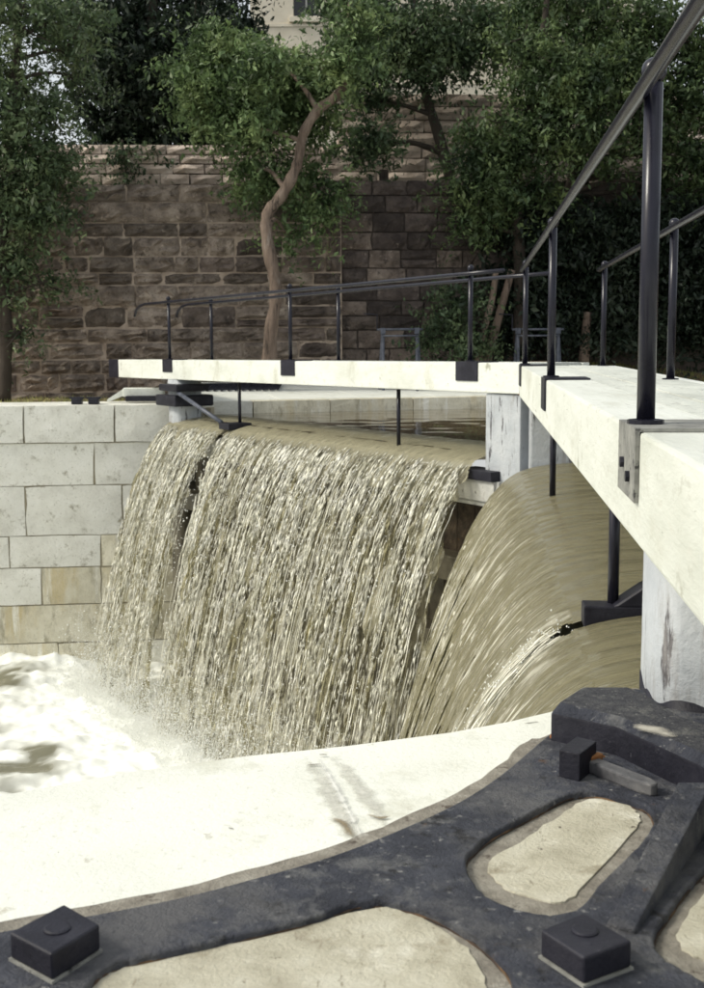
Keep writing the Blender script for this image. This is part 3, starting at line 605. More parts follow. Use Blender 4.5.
# separate strands of water in front of the far sheet
def strands(name, lf, n, srange, vel, seed, rr, avoid=None, t0r=(0, .55), zend=-4.75):
    r = np.random.default_rng(seed); VV = []; FF = []; base = 0; K = 5; NS = 14
    z0 = ZW - .10
    ang = np.arange(K) * 2 * math.pi / K
    for _ in range(n):
        s = r.uniform(*srange); v = vel * r.uniform(.88, 1.10); vz = .4 * v
        te = (-vz + math.sqrt(vz * vz + 2 * GRAV * (z0 - zend))) / GRAV
        a = r.uniform(*t0r) * te; ln = r.uniform(.03, .20) * te; bnd = min(a + ln, te); t = np.linspace(a, bnd, NS)
        ss = s + r.normal(0, .12) * (t - a) + .008 * np.sin(t * r.uniform(30, 90) + r.uniform(0, 6))
        if avoid is not None and avoid(ss[-1], t[-1] / te): continue
        u = v * t + .03; z = z0 - vz * t - .5 * GRAV * t * t
        rad = r.uniform(*rr) * (.55 + .45 * np.sin(np.linspace(0, r.uniform(6, 20), NS) + r.uniform(0, 6)) ** 2 + r.uniform(0, .5, NS)) * np.clip(np.minimum(np.linspace(0, 1, NS), np.linspace(1, 0, NS)) * 8, .05, 1)
        P = np.stack([lf.p[0] + lf.d[0] * ss + lf.n[0] * u, lf.p[1] + lf.d[1] * ss + lf.n[1] * u, z], -1)
        off = np.stack([lf.d[0] * np.cos(ang) + lf.n[0] * np.sin(ang), lf.d[1] * np.cos(ang) + lf.n[1] * np.sin(ang), np.zeros(K)], -1)
        V = (P[:, None, :] + rad[:, None, None] * off[None]).reshape(-1, 3); VV.append(V)
        i = np.arange(NS * K).reshape(NS, K); j = np.roll(i, -1, 1); FF.append(np.stack([i[:-1], j[:-1], j[1:], i[1:]], -1).reshape(-1, 4) + base); base += NS * K
    return put(name, np_mesh(name, np.concatenate(VV), np.concatenate(FF), True), M['strand'], kind='stuff')
def av(s, t): return (np.abs(s - 7.02 + .05 * t) < .24 * np.minimum(1, t * 2.2)) | (s < .78 - .5 * t)
def glint_beads(name, lf, ncol, srange, vel, seed, per, rr, lr, t0=.10):
    """columns of glinting lumps: each lump an eight sided spindle drawn out along its path"""
    r = np.random.default_rng(seed); s0 = r.uniform(*srange, ncol); col = np.repeat(np.arange(ncol), per); n = len(col)
    vv = vel * r.normal(1, .03, ncol)[col] * r.normal(1, .012, n); z0 = ZW - .10; vz = .4 * vv
    te = (-vz + np.sqrt(vz * vz + 2 * GRAV * (z0 - ZL))) / GRAV; q = t0 + (1 - t0) * r.uniform(0, 1, n) ** .8; t = q * te
    s = s0[col] + r.normal(0, .05, ncol)[col] * t + .015 * np.sin(t * 26 + col) + r.normal(0, .006, n) * (1 + t)
    u = vv * t + .025 + r.normal(0, .02, n) * q; z = z0 - vz * t - .5 * GRAV * t * t
    k = ~av(s, q); s, u, z, t, vv, vz = s[k], u[k], z[k], t[k], vv[k], vz[k]; n = len(s)
    C = np.stack([lf.p[0] + lf.d[0] * s + lf.n[0] * u, lf.p[1] + lf.d[1] * s + lf.n[1] * u, z], -1)
    T = np.stack([lf.n[0] * vv, lf.n[1] * vv, -(vz + GRAV * t)], -1) + r.normal(0, .22, (n, 3)); T /= np.linalg.norm(T, axis=1, keepdims=True)
    A = np.cross(T, np.array([lf.n[0], lf.n[1], .3])); A /= np.linalg.norm(A, axis=1, keepdims=True); B = np.cross(T, A)
    w = (r.uniform(*rr, n) * r.uniform(.6, 1.3, n))[:, None]; h = w * r.uniform(*lr, n)[:, None]
    off = r.uniform(-.5, .5, (n, 1)) * h
    V = np.stack([C + A * w, C + B * w, C - A * w * r.uniform(.6, 1.2, (n, 1)), C - B * w, C + T * h + A * off * .15, C - T * h], 1).reshape(-1, 3)
    Tt = np.array([[0, 1, 4], [1, 2, 4], [2, 3, 4], [3, 0, 4], [1, 0, 5], [2, 1, 5], [3, 2, 5], [0, 3, 5]])
    F = (np.arange(n)[:, None, None] * 6 + Tt[None]).reshape(-1, 3)
    return put(name, np_mesh(name, V, F, True), M['strand'], kind='stuff')
glint_beads('water_beads', FAR, 128, (.3, 9.3), 1.72, 5, 95, (.005, .014), (2.6, 9.0))
glint_beads('fine_beads', FAR, 265, (.3, 9.3), 1.70, 6, 45, (.003, .0065), (4, 14), .05)
strands('water_strands', FAR, 1500, (.4, 9.28), 1.71, 5, (.002, .006), lambda s, t: bool(av(np.float64(s), t)), (.10, .95))
strands('water_strands', FAR, 70, (6.75, 7.2), 1.1, 9, (.006, .018), None, (.25, .8))
strands('water_strands', NEAR, 60, (SB - .12, SB + .22), 1.74, 8, (.0025, .006), None, (.02, .3))
# drops and splashes: octahedra, nobody could count them
def drops(name, pts, rad, m):
    pts = np.asarray(pts); n = len(pts); D = np.array([[1, 0, 0], [-1, 0, 0], [0, 1, 0], [0, -1, 0], [0, 0, 1.3], [0, 0, -1.3]], float)
    V = (pts[:, None, :] + np.asarray(rad)[:, None, None] * D[None]).reshape(-1, 3)
    T = np.array([[0, 2, 4], [2, 1, 4], [1, 3, 4], [3, 0, 4], [2, 0, 5], [1, 2, 5], [3, 1, 5], [0, 3, 5]])
    F = (np.arange(n)[:, None, None] * 6 + T[None]).reshape(-1, 3); return put(name, np_mesh(name, V, F, True), m, kind='stuff')
r = np.random.default_rng(4); pts = []; rad = []
for _ in range(130000):
    s = r.uniform(.7, 9.5); h = min(1.5, r.exponential(.30)); u = 1.74 + r.normal(0, .22) + max(0, .5 - h) * .9 * r.random(); q = FAR.P(s, u, ZL + h - .05); pts.append(q); rad.append(r.uniform(.002, .006) + .008 * (r.random() < .02))
for _ in range(2500):                               # loose drops in the falling curtain
    s = r.uniform(1.0, 9.2); t = r.uniform(.15, .9); v = 1.55 * r.uniform(.85, 1.2); pts.append(FAR.P(s, v * t + .04, ZW - .1 - .62 * t - 4.9 * t * t)); rad.append(r.uniform(.005, .012))
drops('spray', pts, rad, M['spray'])
pts = []; rad = []
for _ in range(160):                              # froth torn off by the near rod bracket
    t = r.uniform(0, .34) ** 1.1; s = SB - .17 + .05 * r.normal() + (.5 * t + .22) * r.random(); u = .05 + 1.80 * t + .02 * r.normal(); z = -.31 - .72 * t - 4.9 * t * t + abs(r.normal(0, .035)) - .02
    pts.append(NEAR.P(s + .05, u, z)); rad.append(r.uniform(.0025, .006))
drops('froth', pts, rad, M['spray'])

# upper pool
q = [FAR.P(0, -.6, 0)]
xs2 = np.linspace(-3.4, 40, 90); yy = np.linspace(0, 1, 60)
def lowY(x):
    far_line = 12.8 + .62 * 0 + (1.79 - x) / .62 + .9          # upstream of the far leaf
    return np.where(x < 2.55, far_line, 13.1 - (x - 2.55) * 1e-3)
# two patches: behind the far leaf, and behind the near leaf
X, T = np.meshgrid(np.linspace(-3.3, 2.45, 70), np.linspace(0, 1, 50)); lo = 12.8 + (1.79 - X) / .62 + .45; hi = far_edge(X) + .25
Y = lo + (np.maximum(hi, lo) - lo) * T; Za = ZW - .036 + .007 * fbm(X * 5, Y * 7, 31, 5)
X2, T2 = np.meshgrid(np.linspace(2.45, 40, 150), np.linspace(0, 1, 80)); hi2 = far_edge(X2) + .25; lo2 = np.full_like(X2, 3.0)
Y2 = lo2 + (hi2 - lo2) * T2; Zb = ZW - .036 + .007 * fbm(X2 * 5, Y2 * 7, 31, 5)
X3, T3 = np.meshgrid(np.linspace(0, 1, 30), np.linspace(2.9, 13.1, 90)); lo3 = .48 + .1025 * T3 + .45; Xc = lo3 + (2.46 - lo3) * X3; Yc = T3; Zc = ZW - .036 + .007 * fbm(Xc * 5, Yc * 7, 31, 5)
parts = []; base = 0; Vs = []; Fs = []
for (a, c, z) in ((X, Y, Za), (X2, Y2, Zb), (Xc, Yc, Zc)):
    ny, nx = a.shape; i = np.arange(ny * nx).reshape(ny, nx) + base; Vs.append(np.stack([a, c, z], -1).reshape(-1, 3))
    Fs.append(np.stack([i[:-1, :-1], i[:-1, 1:], i[1:, 1:], i[1:, :-1]], -1).reshape(-1, 4)); base += ny * nx
put('water', np_mesh('upper_pool', np.concatenate(Vs), np.concatenate(Fs), True), M['water_pool'], kind='structure')

# lower pool, churned to foam under the fall
X, Y = np.meshgrid(np.linspace(-13, 4, 480), np.linspace(4.5, 21.9, 480))
sd = (X - FAR.p[0]) * FAR.d[0] + (Y - FAR.p[1]) * FAR.d[1]; ud = (X - FAR.p[0]) * FAR.n[0] + (Y - FAR.p[1]) * FAR.n[1]
n1 = fbm(X * 1.3, Y * 1.3, 41, 5); n2 = fbm(X * 5, Y * 5, 42, 5)
boil = np.exp(-((ud - 1.9) / 1.5) ** 2); Z = ZL + .05 * n1 + .03 * n2 + boil * (.12 + .07 * n1 + .07 * np.abs(n2)) + np.exp(-((ud - 4.5) / 3) ** 2) * (.12 * n1)
foam = np.clip(1.35 - np.clip(ud - 3.6, 0, 9) * .16 + 1.1 * fbm(X * .9, Y * 1.4, 45, 4) + .5 * n2 + .85, 0, 1); foam = np.maximum(foam, np.clip(1.5 - abs(ud - 1.6) / 1.6, 0, 1))
for (qx, qy, rx, ry) in ((24, 772, .42, .75), (2, 688, .5, .4), (-120, 730, 1.3, 2)):
    c = atz(qx, qy, ZL); d2 = ((X - c[0]) / rx) ** 2 + ((Y - c[1]) / ry) ** 2
    foam = np.clip(foam - np.clip(1.6 * np.exp(-d2) + 1.4 * np.exp(-d2 * .6) * fbm(X * 6, Y * 6, 47, 5), 0, 1.2), 0, 1)
Z = Z + (.035 * np.abs(fbm(X * 7, Y * 7, 48, 5)) + .02 * fbm(X * 16, Y * 16, 49, 3)) * (.3 + foam)
m = grid_mesh('lower_pool', X, Y, Z); at = m.attributes.new('foam', 'FLOAT', 'POINT'); at.data.foreach_set('value', foam.astype(np.float32).ravel())
put('water', m, M['foam'], kind='structure')

# ------------------------------------------------------------------ far lock wall: coursed blocks and coping stones
def block_mesh(seed, nx=4, nz=3, relief=.02, depth=.4, rim=.012, ej=.008):
    r = np.random.default_rng(seed); b = MB(); V = []
    for j in range(nz + 1):
        for i in range(nx + 1):
            x, z = i / nx, j / nz; edge = i in (0, nx) or j in (0, nz)
            jx = 0 if edge else r.normal(0, .05); jz = 0 if edge else r.normal(0, .05)
            if edge:
                if i in (0, nx): jz += r.normal(0, .02) if j not in (0, nz) else 0
            y = rim if edge else -abs(r.normal(relief * .6, relief * .5))
            V.append((x + jx + (r.normal(0, ej) if edge else 0), y, z + jz + (r.normal(0, ej * 1.9) if edge else 0)))
    id = lambda i, j: j * (nx + 1) + i
    F = [(id(i, j), id(i + 1, j), id(i + 1, j + 1), id(i, j + 1)) for j in range(nz) for i in range(nx)]
    ring = [id(i, 0) for i in range(nx + 1)] + [id(nx, j) for j in range(1, nz + 1)] + [id(i, nz) for i in range(nx - 1, -1, -1)] + [id(0, j) for j in range(nz - 1, 0, -1)]
    n0 = len(V); V += [(V[k][0], depth, V[k][2]) for k in ring]
    F += [(ring[k], n0 + k, n0 + (k + 1) % len(ring), ring[(k + 1) % len(ring)]) for k in range(len(ring))]
    b.add(V, F); return b.mesh('stone')
def place(parent, origin, ang, cells, meshes, mt, gap, name, jitter):
    for a, c, zb, zt_ in cells:
        px_ = origin[0] + (a + c) / 2
        if isinstance(mt, tuple): me = random.choice(meshes[0] if random.random() > mt[2](px_) else meshes[1])
        else: me = random.choice(meshes)
        o = put(name, me, mt if not isinstance(mt, tuple) else (mt[0] if me in meshes[0] else mt[1]), parent)
        o.location = Vector((origin[0] + math.cos(ang) * (a + gap / 2), origin[1] + math.sin(ang) * (a + gap / 2) + random.uniform(-jitter, jitter), zb + gap / 2))
        o.rotation_euler = (0, 0, ang); o.scale = (c - a - gap, 1, zt_ - zb - gap)
def coursed(parent, origin, direction, z_levels, x0, x1, wrange, meshes, mt, gap, name='stone', joints=None, skip=None, jitter=.0, split=0):
    ang = math.atan2(direction[1], direction[0]); cnt = 0
    for ci, (zb, zt_) in enumerate(zip(z_levels[1:], z_levels[:-1])):
        xs = [x0]
        if joints and ci in joints: xs += joints[ci]
        else: xs[0] = x0 - random.uniform(0, wrange[0])
        while xs[-1] < x1: xs.append(xs[-1] + random.uniform(*wrange))
        xs[-1] = x1
        if len(xs) > 2 and xs[-1] - xs[-2] < wrange[0] * .5: xs.pop(-2)
        for a, c in zip(xs[:-1], xs[1:]):
            if c - a < .05: continue
            if skip and skip((a + c) / 2, (zb + zt_) / 2): continue
            cells = [(a, c, zb, zt_)]
            if split and zt_ - zb > .36 and random.random() < split:
                zm = zb + (zt_ - zb) * random.uniform(.35, .65); cells = [(a, c, zb, zm), (a, c, zm, zt_)]
            place(parent, origin, ang, cells, meshes, mt, gap, name, jitter); cnt += 1
    return cnt
smoothb = [block_mesh(200 + i, 4, 3, .006, .5, .008, .004) for i in range(5)]
flw = thing('far_lock_wall', (-6, 21.1, ZL), 'pale coursed stone lock wall with whitened coping, left of the waterfall', 'lock wall')
X0, Y0 = -3.05, 21.3 + .1 * (-3.05 + 3.3); D0 = (.995, .0995)
lv = [-.02, -.69, -1.45, -2.34, -2.92, -3.6, -4.3, -5.2]
def pj(*px): return [(p - 352) / 1200 * 21.0 - X0 for p in px]
coursed(flw, (X0, Y0), D0, lv[0:2], -9, 0.02, (1.4, 1.9), smoothb, M['lock_coping'], .025, 'coping_stone', {0: pj(-150, -70, 22, 112, 168)})
coursed(flw, (X0, Y0 + .05), D0, lv[1:], -9, 0.0, (1.1, 1.9), smoothb, M['lock_stone'], .022, 'stone', {0: pj(-160, -80, 90, 190), 1: pj(-120, -60, 20, 117), 2: pj(-150, -40, 2, 94, 170), 3: pj(-90, -30, 33, 93, 160), 4: pj(-120, -20, 100), 5: pj(-80, 47, 130)})
b = MB(); b.box((X0 - 4.5, Y0 + .30 - .45, -2.8), np.array([4.6, .46, 0]), (0.0, .20, 0), (0, 0, 2.76)); put('joint_bed', b.mesh('joint_bed'), M['joint'], flw)
b = MB(); b.box((X0 - 4.5, Y0 + .85 - .45, -.22), np.array([4.6, .46, 0]), (0, .52, 0), (0, 0, .20)); put('coping_top', b.mesh('coping_top', bevel=.01), M['lock_coping'], flw)
# quoin return and the upstream coping
X1, Y1 = -2.75, 21.75; D1 = (.958, .287)
ulw = thing('upstream_lock_wall', (0, 22.6, -1.5), 'white coping and low stone face across the upper pool behind the far gate', 'lock wall')
coursed(ulw, (X1, Y1), D1, [0.0, -.45], 0, 14, (1.3, 1.8), smoothb, M['coping'], .02, 'coping_stone')
coursed(ulw, (X1, Y1 + .03), D1, [-.45, -1.2], 0, 14, (1.3, 1.8), smoothb, M['lock_stone'], .02)
b = MB(); c0 = np.array([X1, Y1, 0]) + np.array([*D1, 0]) * 7 + np.array([-.287, .958, 0]) * .72
b.box(c0 + np.array([0, 0, -.65]), np.array([*D1, 0]) * 7, np.array([-.287, .958, 0]) * .60, (0, 0, .60)); put('wall_core', b.mesh('wall_core'), M['joint'], ulw)
U1 = np.array([*D1, 0]); W1 = np.array([-.287, .958, 0])
for k in range(9):
    for q_ in range(4 if k < 4 else 1):
        w0_, w1_ = .37 + .98 * q_, .37 + .98 * (q_ + 1) - .012; sl_ = .062 if k < 4 else 0
        o_ = np.array([X1, Y1, .003 * ((k + q_) % 2)]); a0_, a1_ = k * 1.56 + .005, k * 1.56 + 1.55
        top_ = [o_ + U1 * a + W1 * w_ + np.array([0, 0, sl_ * (w_ - .37)]) for a, w_ in ((a0_, w0_), (a1_, w0_), (a1_, w1_), (a0_, w1_))]
        b = MB(); b.prism([p - np.array([0, 0, .11]) for p in top_], top_); put('coping_slab', b.mesh('coping_slab', bevel=.006), M['coping'], ulw)
b = MB(); b.box((-2.55, 21.75, -2.8), (.06, 0, 0), (0, .5, 0), (0, 0, 2.7)); put('quoin_face', b.mesh('quoin_face'), M['joint'], flw)
# small fittings lying on the far coping
gr = thing('drain_grating', (-2.2, 24.3, .1), 'dark iron grating lying on the white coping behind the far beam', 'grating')
gz = .17
gx0, gx1 = aty(196, 390, 24.2)[0], aty(278, 390, 24.2)[0]
for i in range(13):
    b = MB(); x = gx0 + (gx1 - gx0) * i / 12; b.box((x, 24.3 + .03 * i, gz), (.016, 0, 0), (0, .62, .04), (0, 0, .02)); put('bar', b.mesh('bar'), M['iron'], gr)
for j in range(5):
    b = MB(); b.box(((gx0 + gx1) / 2, 23.9 + .27 * j, gz + .012 + .017 * (j - 2)), ((gx1 - gx0) / 2 + .03, .18, 0), (0, .016, 0), (0, 0, .02)); put('cross_bar', b.mesh('cross_bar'), M['iron'], gr)
for px, lab in ((75, 'left one of two black cleats on the far white coping'), (92, 'right one of two black cleats on the far white coping')):
    p = aty(px, 401, 21.35); b = MB(); b.box((p[0], 21.5, .03), (.09, 0, 0), (0, .08, 0), (0, 0, .05)); b.box((p[0], 21.5, .09), (.13, 0, 0), (0, .04, 0), (0, 0, .018)); o = put('mooring_cleat', b.mesh('mooring_cleat', bevel=.01), M['iron'], None, lab, 'cleat', 'black cleats on the far coping')
an = thing('white_anchor_arm', (-3.6, 22.0, 0), 'white painted anchor strap lying on the far coping by the heel post', 'anchor arm')
a0, a1, a2 = aty(108, 401, 22.0), aty(124, 391, 22.0), aty(164, 390, 22.0)
b = MB(); b.box((a1 + a2) / 2 + np.array([0, 0, -.03]), ((a2 - a1) / 2)[0] * np.array([1, 0, 0]), (0, .12, 0), (0, 0, .08)); put('strap', b.mesh('strap', bevel=.012), M['white_paint'], an)
b = MB(); b.prism([a0 + np.array([0, -.1, -.02]), a1 + np.array([0, -.1, -.08]), a1 + np.array([0, .12, -.08]), a0 + np.array([0, .12, -.02])], [a0 + np.array([0, -.1, .03]), a1 + np.array([0, -.1, .04]), a1 + np.array([0, .12, .04]), a0 + np.array([0, .12, .03])]); put('brace', b.mesh('brace'), M['white_paint'], an)
b = MB(); b.box((a0[0] + .75, 21.8, .06), (.38, 0, 0), (0, .08, 0), (0, 0, .05)); put('key_bar', b.mesh('key_bar', bevel=.01), M['iron'], an)

# ------------------------------------------------------------------ retaining walls on the hillside
rough = [block_mesh(300 + i, 6, 4, .095, .5, .018, .011) for i in range(14)]
WY = lambda x: 26.0 + .06 * x
DW = np.array([1, .06]) / math.hypot(1, .06)
wl = thing('retaining_wall', (-5, WY(-5), 0), 'rough brown stone retaining wall left of the curved tree trunk', 'stone wall')
zs = [4.38]; hs = [.38, .42, .30, .40, .34, .26, .44, .46, .30, .36, .30, .38, .44, .4]
for h in hs: zs.append(zs[-1] - h)
XE = (343 - 352) / 1200 * 26
roughd = [m_.copy() for m_ in rough]
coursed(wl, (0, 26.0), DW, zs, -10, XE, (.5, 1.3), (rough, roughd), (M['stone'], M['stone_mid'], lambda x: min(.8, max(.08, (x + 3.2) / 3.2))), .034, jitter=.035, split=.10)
b = MB(); b.box(((-11 + XE) / 2, WY((-11 + XE) / 2) + .503, 2.0), np.array([(XE + 11) / 2, .06 * (XE + 11) / 2, 0]), (0, .46, 0), (0, 0, 2.34)); put('wall_core', b.mesh('wall_core'), M['wall_mortar'], wl)
wr = thing('retaining_wall', (3, WY(3) + .25, 0), 'dark stone retaining wall right of the curved tree trunk', 'stone wall')
mildr = [block_mesh(320 + i, 5, 3, .045, .5, .018, .010) for i in range(8)]; mildm = [m_.copy() for m_ in mildr]
zs2 = [4.5] ; 
while zs2[-1] > 0: zs2.append(zs2[-1] - random.uniform(.30, .46))
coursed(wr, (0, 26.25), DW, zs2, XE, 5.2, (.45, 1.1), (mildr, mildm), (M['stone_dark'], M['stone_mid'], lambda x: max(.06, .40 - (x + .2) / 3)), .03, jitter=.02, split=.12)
b = MB(); b.box(((XE + 24) / 2, WY((XE + 24) / 2) + .80, 2.0), np.array([(24 - XE) / 2, .06 * (24 - XE) / 2, 0]), (0, .46, 0), (0, 0, 2.46)); put('wall_core', b.mesh('wall_core'), M['wall_mortar_dark'], wr)
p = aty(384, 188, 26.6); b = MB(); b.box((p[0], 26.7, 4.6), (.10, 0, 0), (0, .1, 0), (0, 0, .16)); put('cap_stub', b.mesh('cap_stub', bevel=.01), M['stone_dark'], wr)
wu = thing('upper_wall', (-4, 28.2, 4.2), 'pale upper terrace wall half hidden under dark trees', 'stone wall')
mild = [block_mesh(340 + i, 3, 2, .03, .4, .015) for i in range(6)]
zu = [5.55, 5.33, 5.12, 4.9, 4.66, 4.42, 4.2, 3.95]
coursed(wu, (0, 28.3), DW, zu, -9, XE, (.4, .95), mild, M['stone_pale'], .025, jitter=.02)
b = MB(); b.box(((-12 + XE) / 2, WY(-6) + 2.85, 4.6), np.array([(XE + 12) / 2, .06 * (XE + 12) / 2, 0]), (0, .42, 0), (0, 0, .93)); put('wall_core', b.mesh('wall_core'), M['wall_mortar'], wu)
wv = thing('upper_wall', (3, 28.4, 4.2), 'tall tan upper terrace wall behind the right hand trees', 'stone wall')
zu = [6.7, 6.42, 6.12, 5.84, 5.56, 5.26, 4.96, 4.66, 4.36, 4.0]
coursed(wv, (0, 28.3), DW, zu, XE, 11, (.6, 1.3), mild, M['stone_pale'], .022, jitter=.012)
b = MB(); b.box(((XE + 24) / 2, WY((XE + 24) / 2) + 2.88, 5.3), np.array([(24 - XE) / 2, .06 * (24 - XE) / 2, 0]), (0, .42, 0), (0, 0, 1.37)); put('wall_core', b.mesh('wall_core'), M['wall_mortar'], wv)

# ------------------------------------------------------------------ building above the trees
YB = 46.0
bd = thing('stone_building', (2, YB, 7), 'cream stone building seen above the trees with a dark window', 'building')
xl = aty(250, 20, YB)[0]; wx0, wz1 = aty(293, -14, YB)[0], aty(293, -14, YB)[2]; wx1, wz0 = aty(319, 17, YB)[0], aty(319, 17, YB)[2]
b = MB()
def wallq(x0, x1, z0, z1): b.box(((x0 + x1) / 2, YB + .3, (z0 + z1) / 2), ((x1 - x0) / 2, 0, 0), (0, .3, 0), (0, 0, (z1 - z0) / 2))
wallq(xl, wx0, 6, 19); wallq(wx1, 11, 6, 19); wallq(wx0, wx1, 6, wz0); wallq(wx0, wx1, wz1, 19)
b.box(((xl + 11) / 2, YB + 4.6, 12.5), ((11 - xl) / 2, 0, 0), (0, 4.0, 0), (0, 0, 6.48))
put('wall', b.mesh('wall'), M['bstone'], bd)
b = MB(); b.box(((wx0 + wx1) / 2, YB - .03, wz0 - .1), ((wx1 - wx0) / 2 + .15, 0, 0), (0, .12, 0), (0, 0, .1)); put('sill', b.mesh('sill', bevel=.01), M['bstone'], bd)
b = MB(); b.box(((wx0 + wx1) / 2, YB + .36, (wz0 + wz1) / 2), ((wx1 - wx0) / 2, 0, 0), (0, .02, 0), (0, 0, (wz1 - wz0) / 2)); wi = put('window', b.mesh('window'), M['glass'], bd)
b = MB(); b.box(((wx0 + wx1) / 2, YB + .3, (wz0 + wz1) / 2), (.03, 0, 0), (0, .03, 0), (0, 0, (wz1 - wz0) / 2)); put('glazing_bar', b.mesh('glazing_bar'), M['timber'], wi)
for i in range(5):
    b = MB(); z = 8.5 + i * 2.1; b.box(((xl + 11) / 2, YB - .015, 17.5 - i * .0 + .0 if i == 0 else z), ((11 - xl) / 2, 0, 0), (0, .02, 0), (0, 0, .05)); put('string_course', b.mesh('string_course'), M['bstone'], bd)

# ------------------------------------------------------------------ winches on the far bank
def winch(px0, px1, Yw, label, drum_mat):
    a = aty(px0, 330, Yw); c = aty(px1, 330, Yw); zb = float(bank_h(np.array(a[0]), np.array(Yw))) - .02; zt_ = a[2] - .02; xm = (a[0] + c[0]) / 2
    wch = thing('crab_winch', (xm, Yw, zb), label, 'winch', 'hand winches on the far bank')
    for x, sg in ((a[0], -1), (c[0], 1)):
        b = MB()
        for dx in (-.30, .30): b.tube([(x, Yw + dx * .55, zb), (x, Yw, zt_)], .032, 8)
        b.tube([(x + sg * .09, Yw + .05, zb), (x, Yw, zt_)], .038, 8)
        b.box((x, Yw, zt_), (.05, 0, 0), (0, .06, 0), (0, 0, .06)); put('side_frame', b.mesh('side_frame'), M['winch'], wch)
    b = MB(); b.tube([(a[0] - .12, Yw, zt_ + .03), (c[0] + .12, Yw, zt_ + .03)], .024, 8); put('axle', b.mesh('axle', smooth=True), M['winch'], wch)
    b = MB(); b.tube([(a[0], Yw - .08, zt_ - .10), (c[0], Yw - .08, zt_ - .10)], .018, 8); put('tie_rod', b.mesh('tie_rod', smooth=True), M['winch'], wch)
    b = MB(); P = [(a[0] + .12, Yw, zb + .22 + (zt_ - zb) * .22), (c[0] - .10, Yw, zb + .22 + (zt_ - zb) * .22)]; b.tube(P, .13, 14); 
    put('drum', b.mesh('drum'), drum_mat, wch)
    b = MB(); b.tube([(a[0] - .12, Yw, zt_ + .03), (a[0] - .12, Yw - .02, zt_ + .33), (a[0] - .40, Yw - .02, zt_ + .35)], .016, 6); put('crank', b.mesh('crank'), M['iron'], wch)
    b = MB(); b.box((xm, Yw, zb + .05), ((c[0] - a[0]) / 2 + .12, 0, 0), (0, .3, 0), (0, 0, .05)); put('base_frame', b.mesh('base_frame', bevel=.01), M['winch'], wch)
winch(383, 417, 24.6, 'grey iron hand winch in front of the dark stone wall', M['timber_rot'])
winch(518, 558, 25.0, 'grey iron hand winch with a tan wooden drum before the dark trees', M['drum'])

# ------------------------------------------------------------------ trees
def leaf_mesh(name, C, size, seed):
    r = np.random.default_rng(seed); n = len(C); C = np.asarray(C)
    a = r.normal(size=(n, 3)); a[:, 2] -= .35; a /= np.linalg.norm(a, axis=1, keepdims=True)
    nz = r.normal(size=(n, 3)) * .75 + np.array([0, 0, 1.0]); nz -= a * (nz * a).sum(1, keepdims=True); nz /= np.linalg.norm(nz, axis=1, keepdims=True)
    s = np.cross(nz, a); L = (size * r.uniform(.45, 1.5, n) * np.repeat(r.uniform(.7, 1.3, n // 22 + 1), 22)[:n])[:, None]; W = L * .42
    V = np.stack([C - a * L * .5, C + s * W * .5 + nz * L * .08, C + a * L * .5, C - s * W * .5 + nz * L * .08], 1).reshape(-1, 3)
    i = np.arange(n)[:, None] * 4; F = np.concatenate([np.concatenate([i, i + 1, i + 2], 1), np.concatenate([i, i + 2, i + 3], 1)], 0)
    return np_mesh(name, V, F)
def clump_leaves(c, rad, n, seed, per=22, leaf=.12):
    """leafy sprays: short drooping twigs spread through the clump, leaves set along each"""
    r = np.random.default_rng(seed); k = max(1, n // per); c = np.array(c); rad = np.array(rad)
    d = r.normal(size=(k, 3)); d /= np.linalg.norm(d, axis=1, keepdims=True); q = c + d * rad * (r.uniform(.0, 1, k) ** .5)[:, None]
    dr = d * .8 + r.normal(size=(k, 3)) * .7; dr[:, 2] = dr[:, 2] * .5 - .25; dr /= np.linalg.norm(dr, axis=1, keepdims=True)
    ln = r.uniform(.25, 1.05, k); t = r.uniform(-.35, 1, (k, per))
    P = q[:, None, :] + dr[:, None, :] * (t * ln[:, None])[..., None]
    P[..., 2] -= .22 * np.clip(t, 0, 1) ** 2 * ln[:, None]
    w = (leaf * .75) * (1.15 - .6 * np.clip(t, 0, 1))
    return (P + r.normal(size=(k, per, 3)) * w[..., None]).reshape(-1, 3)
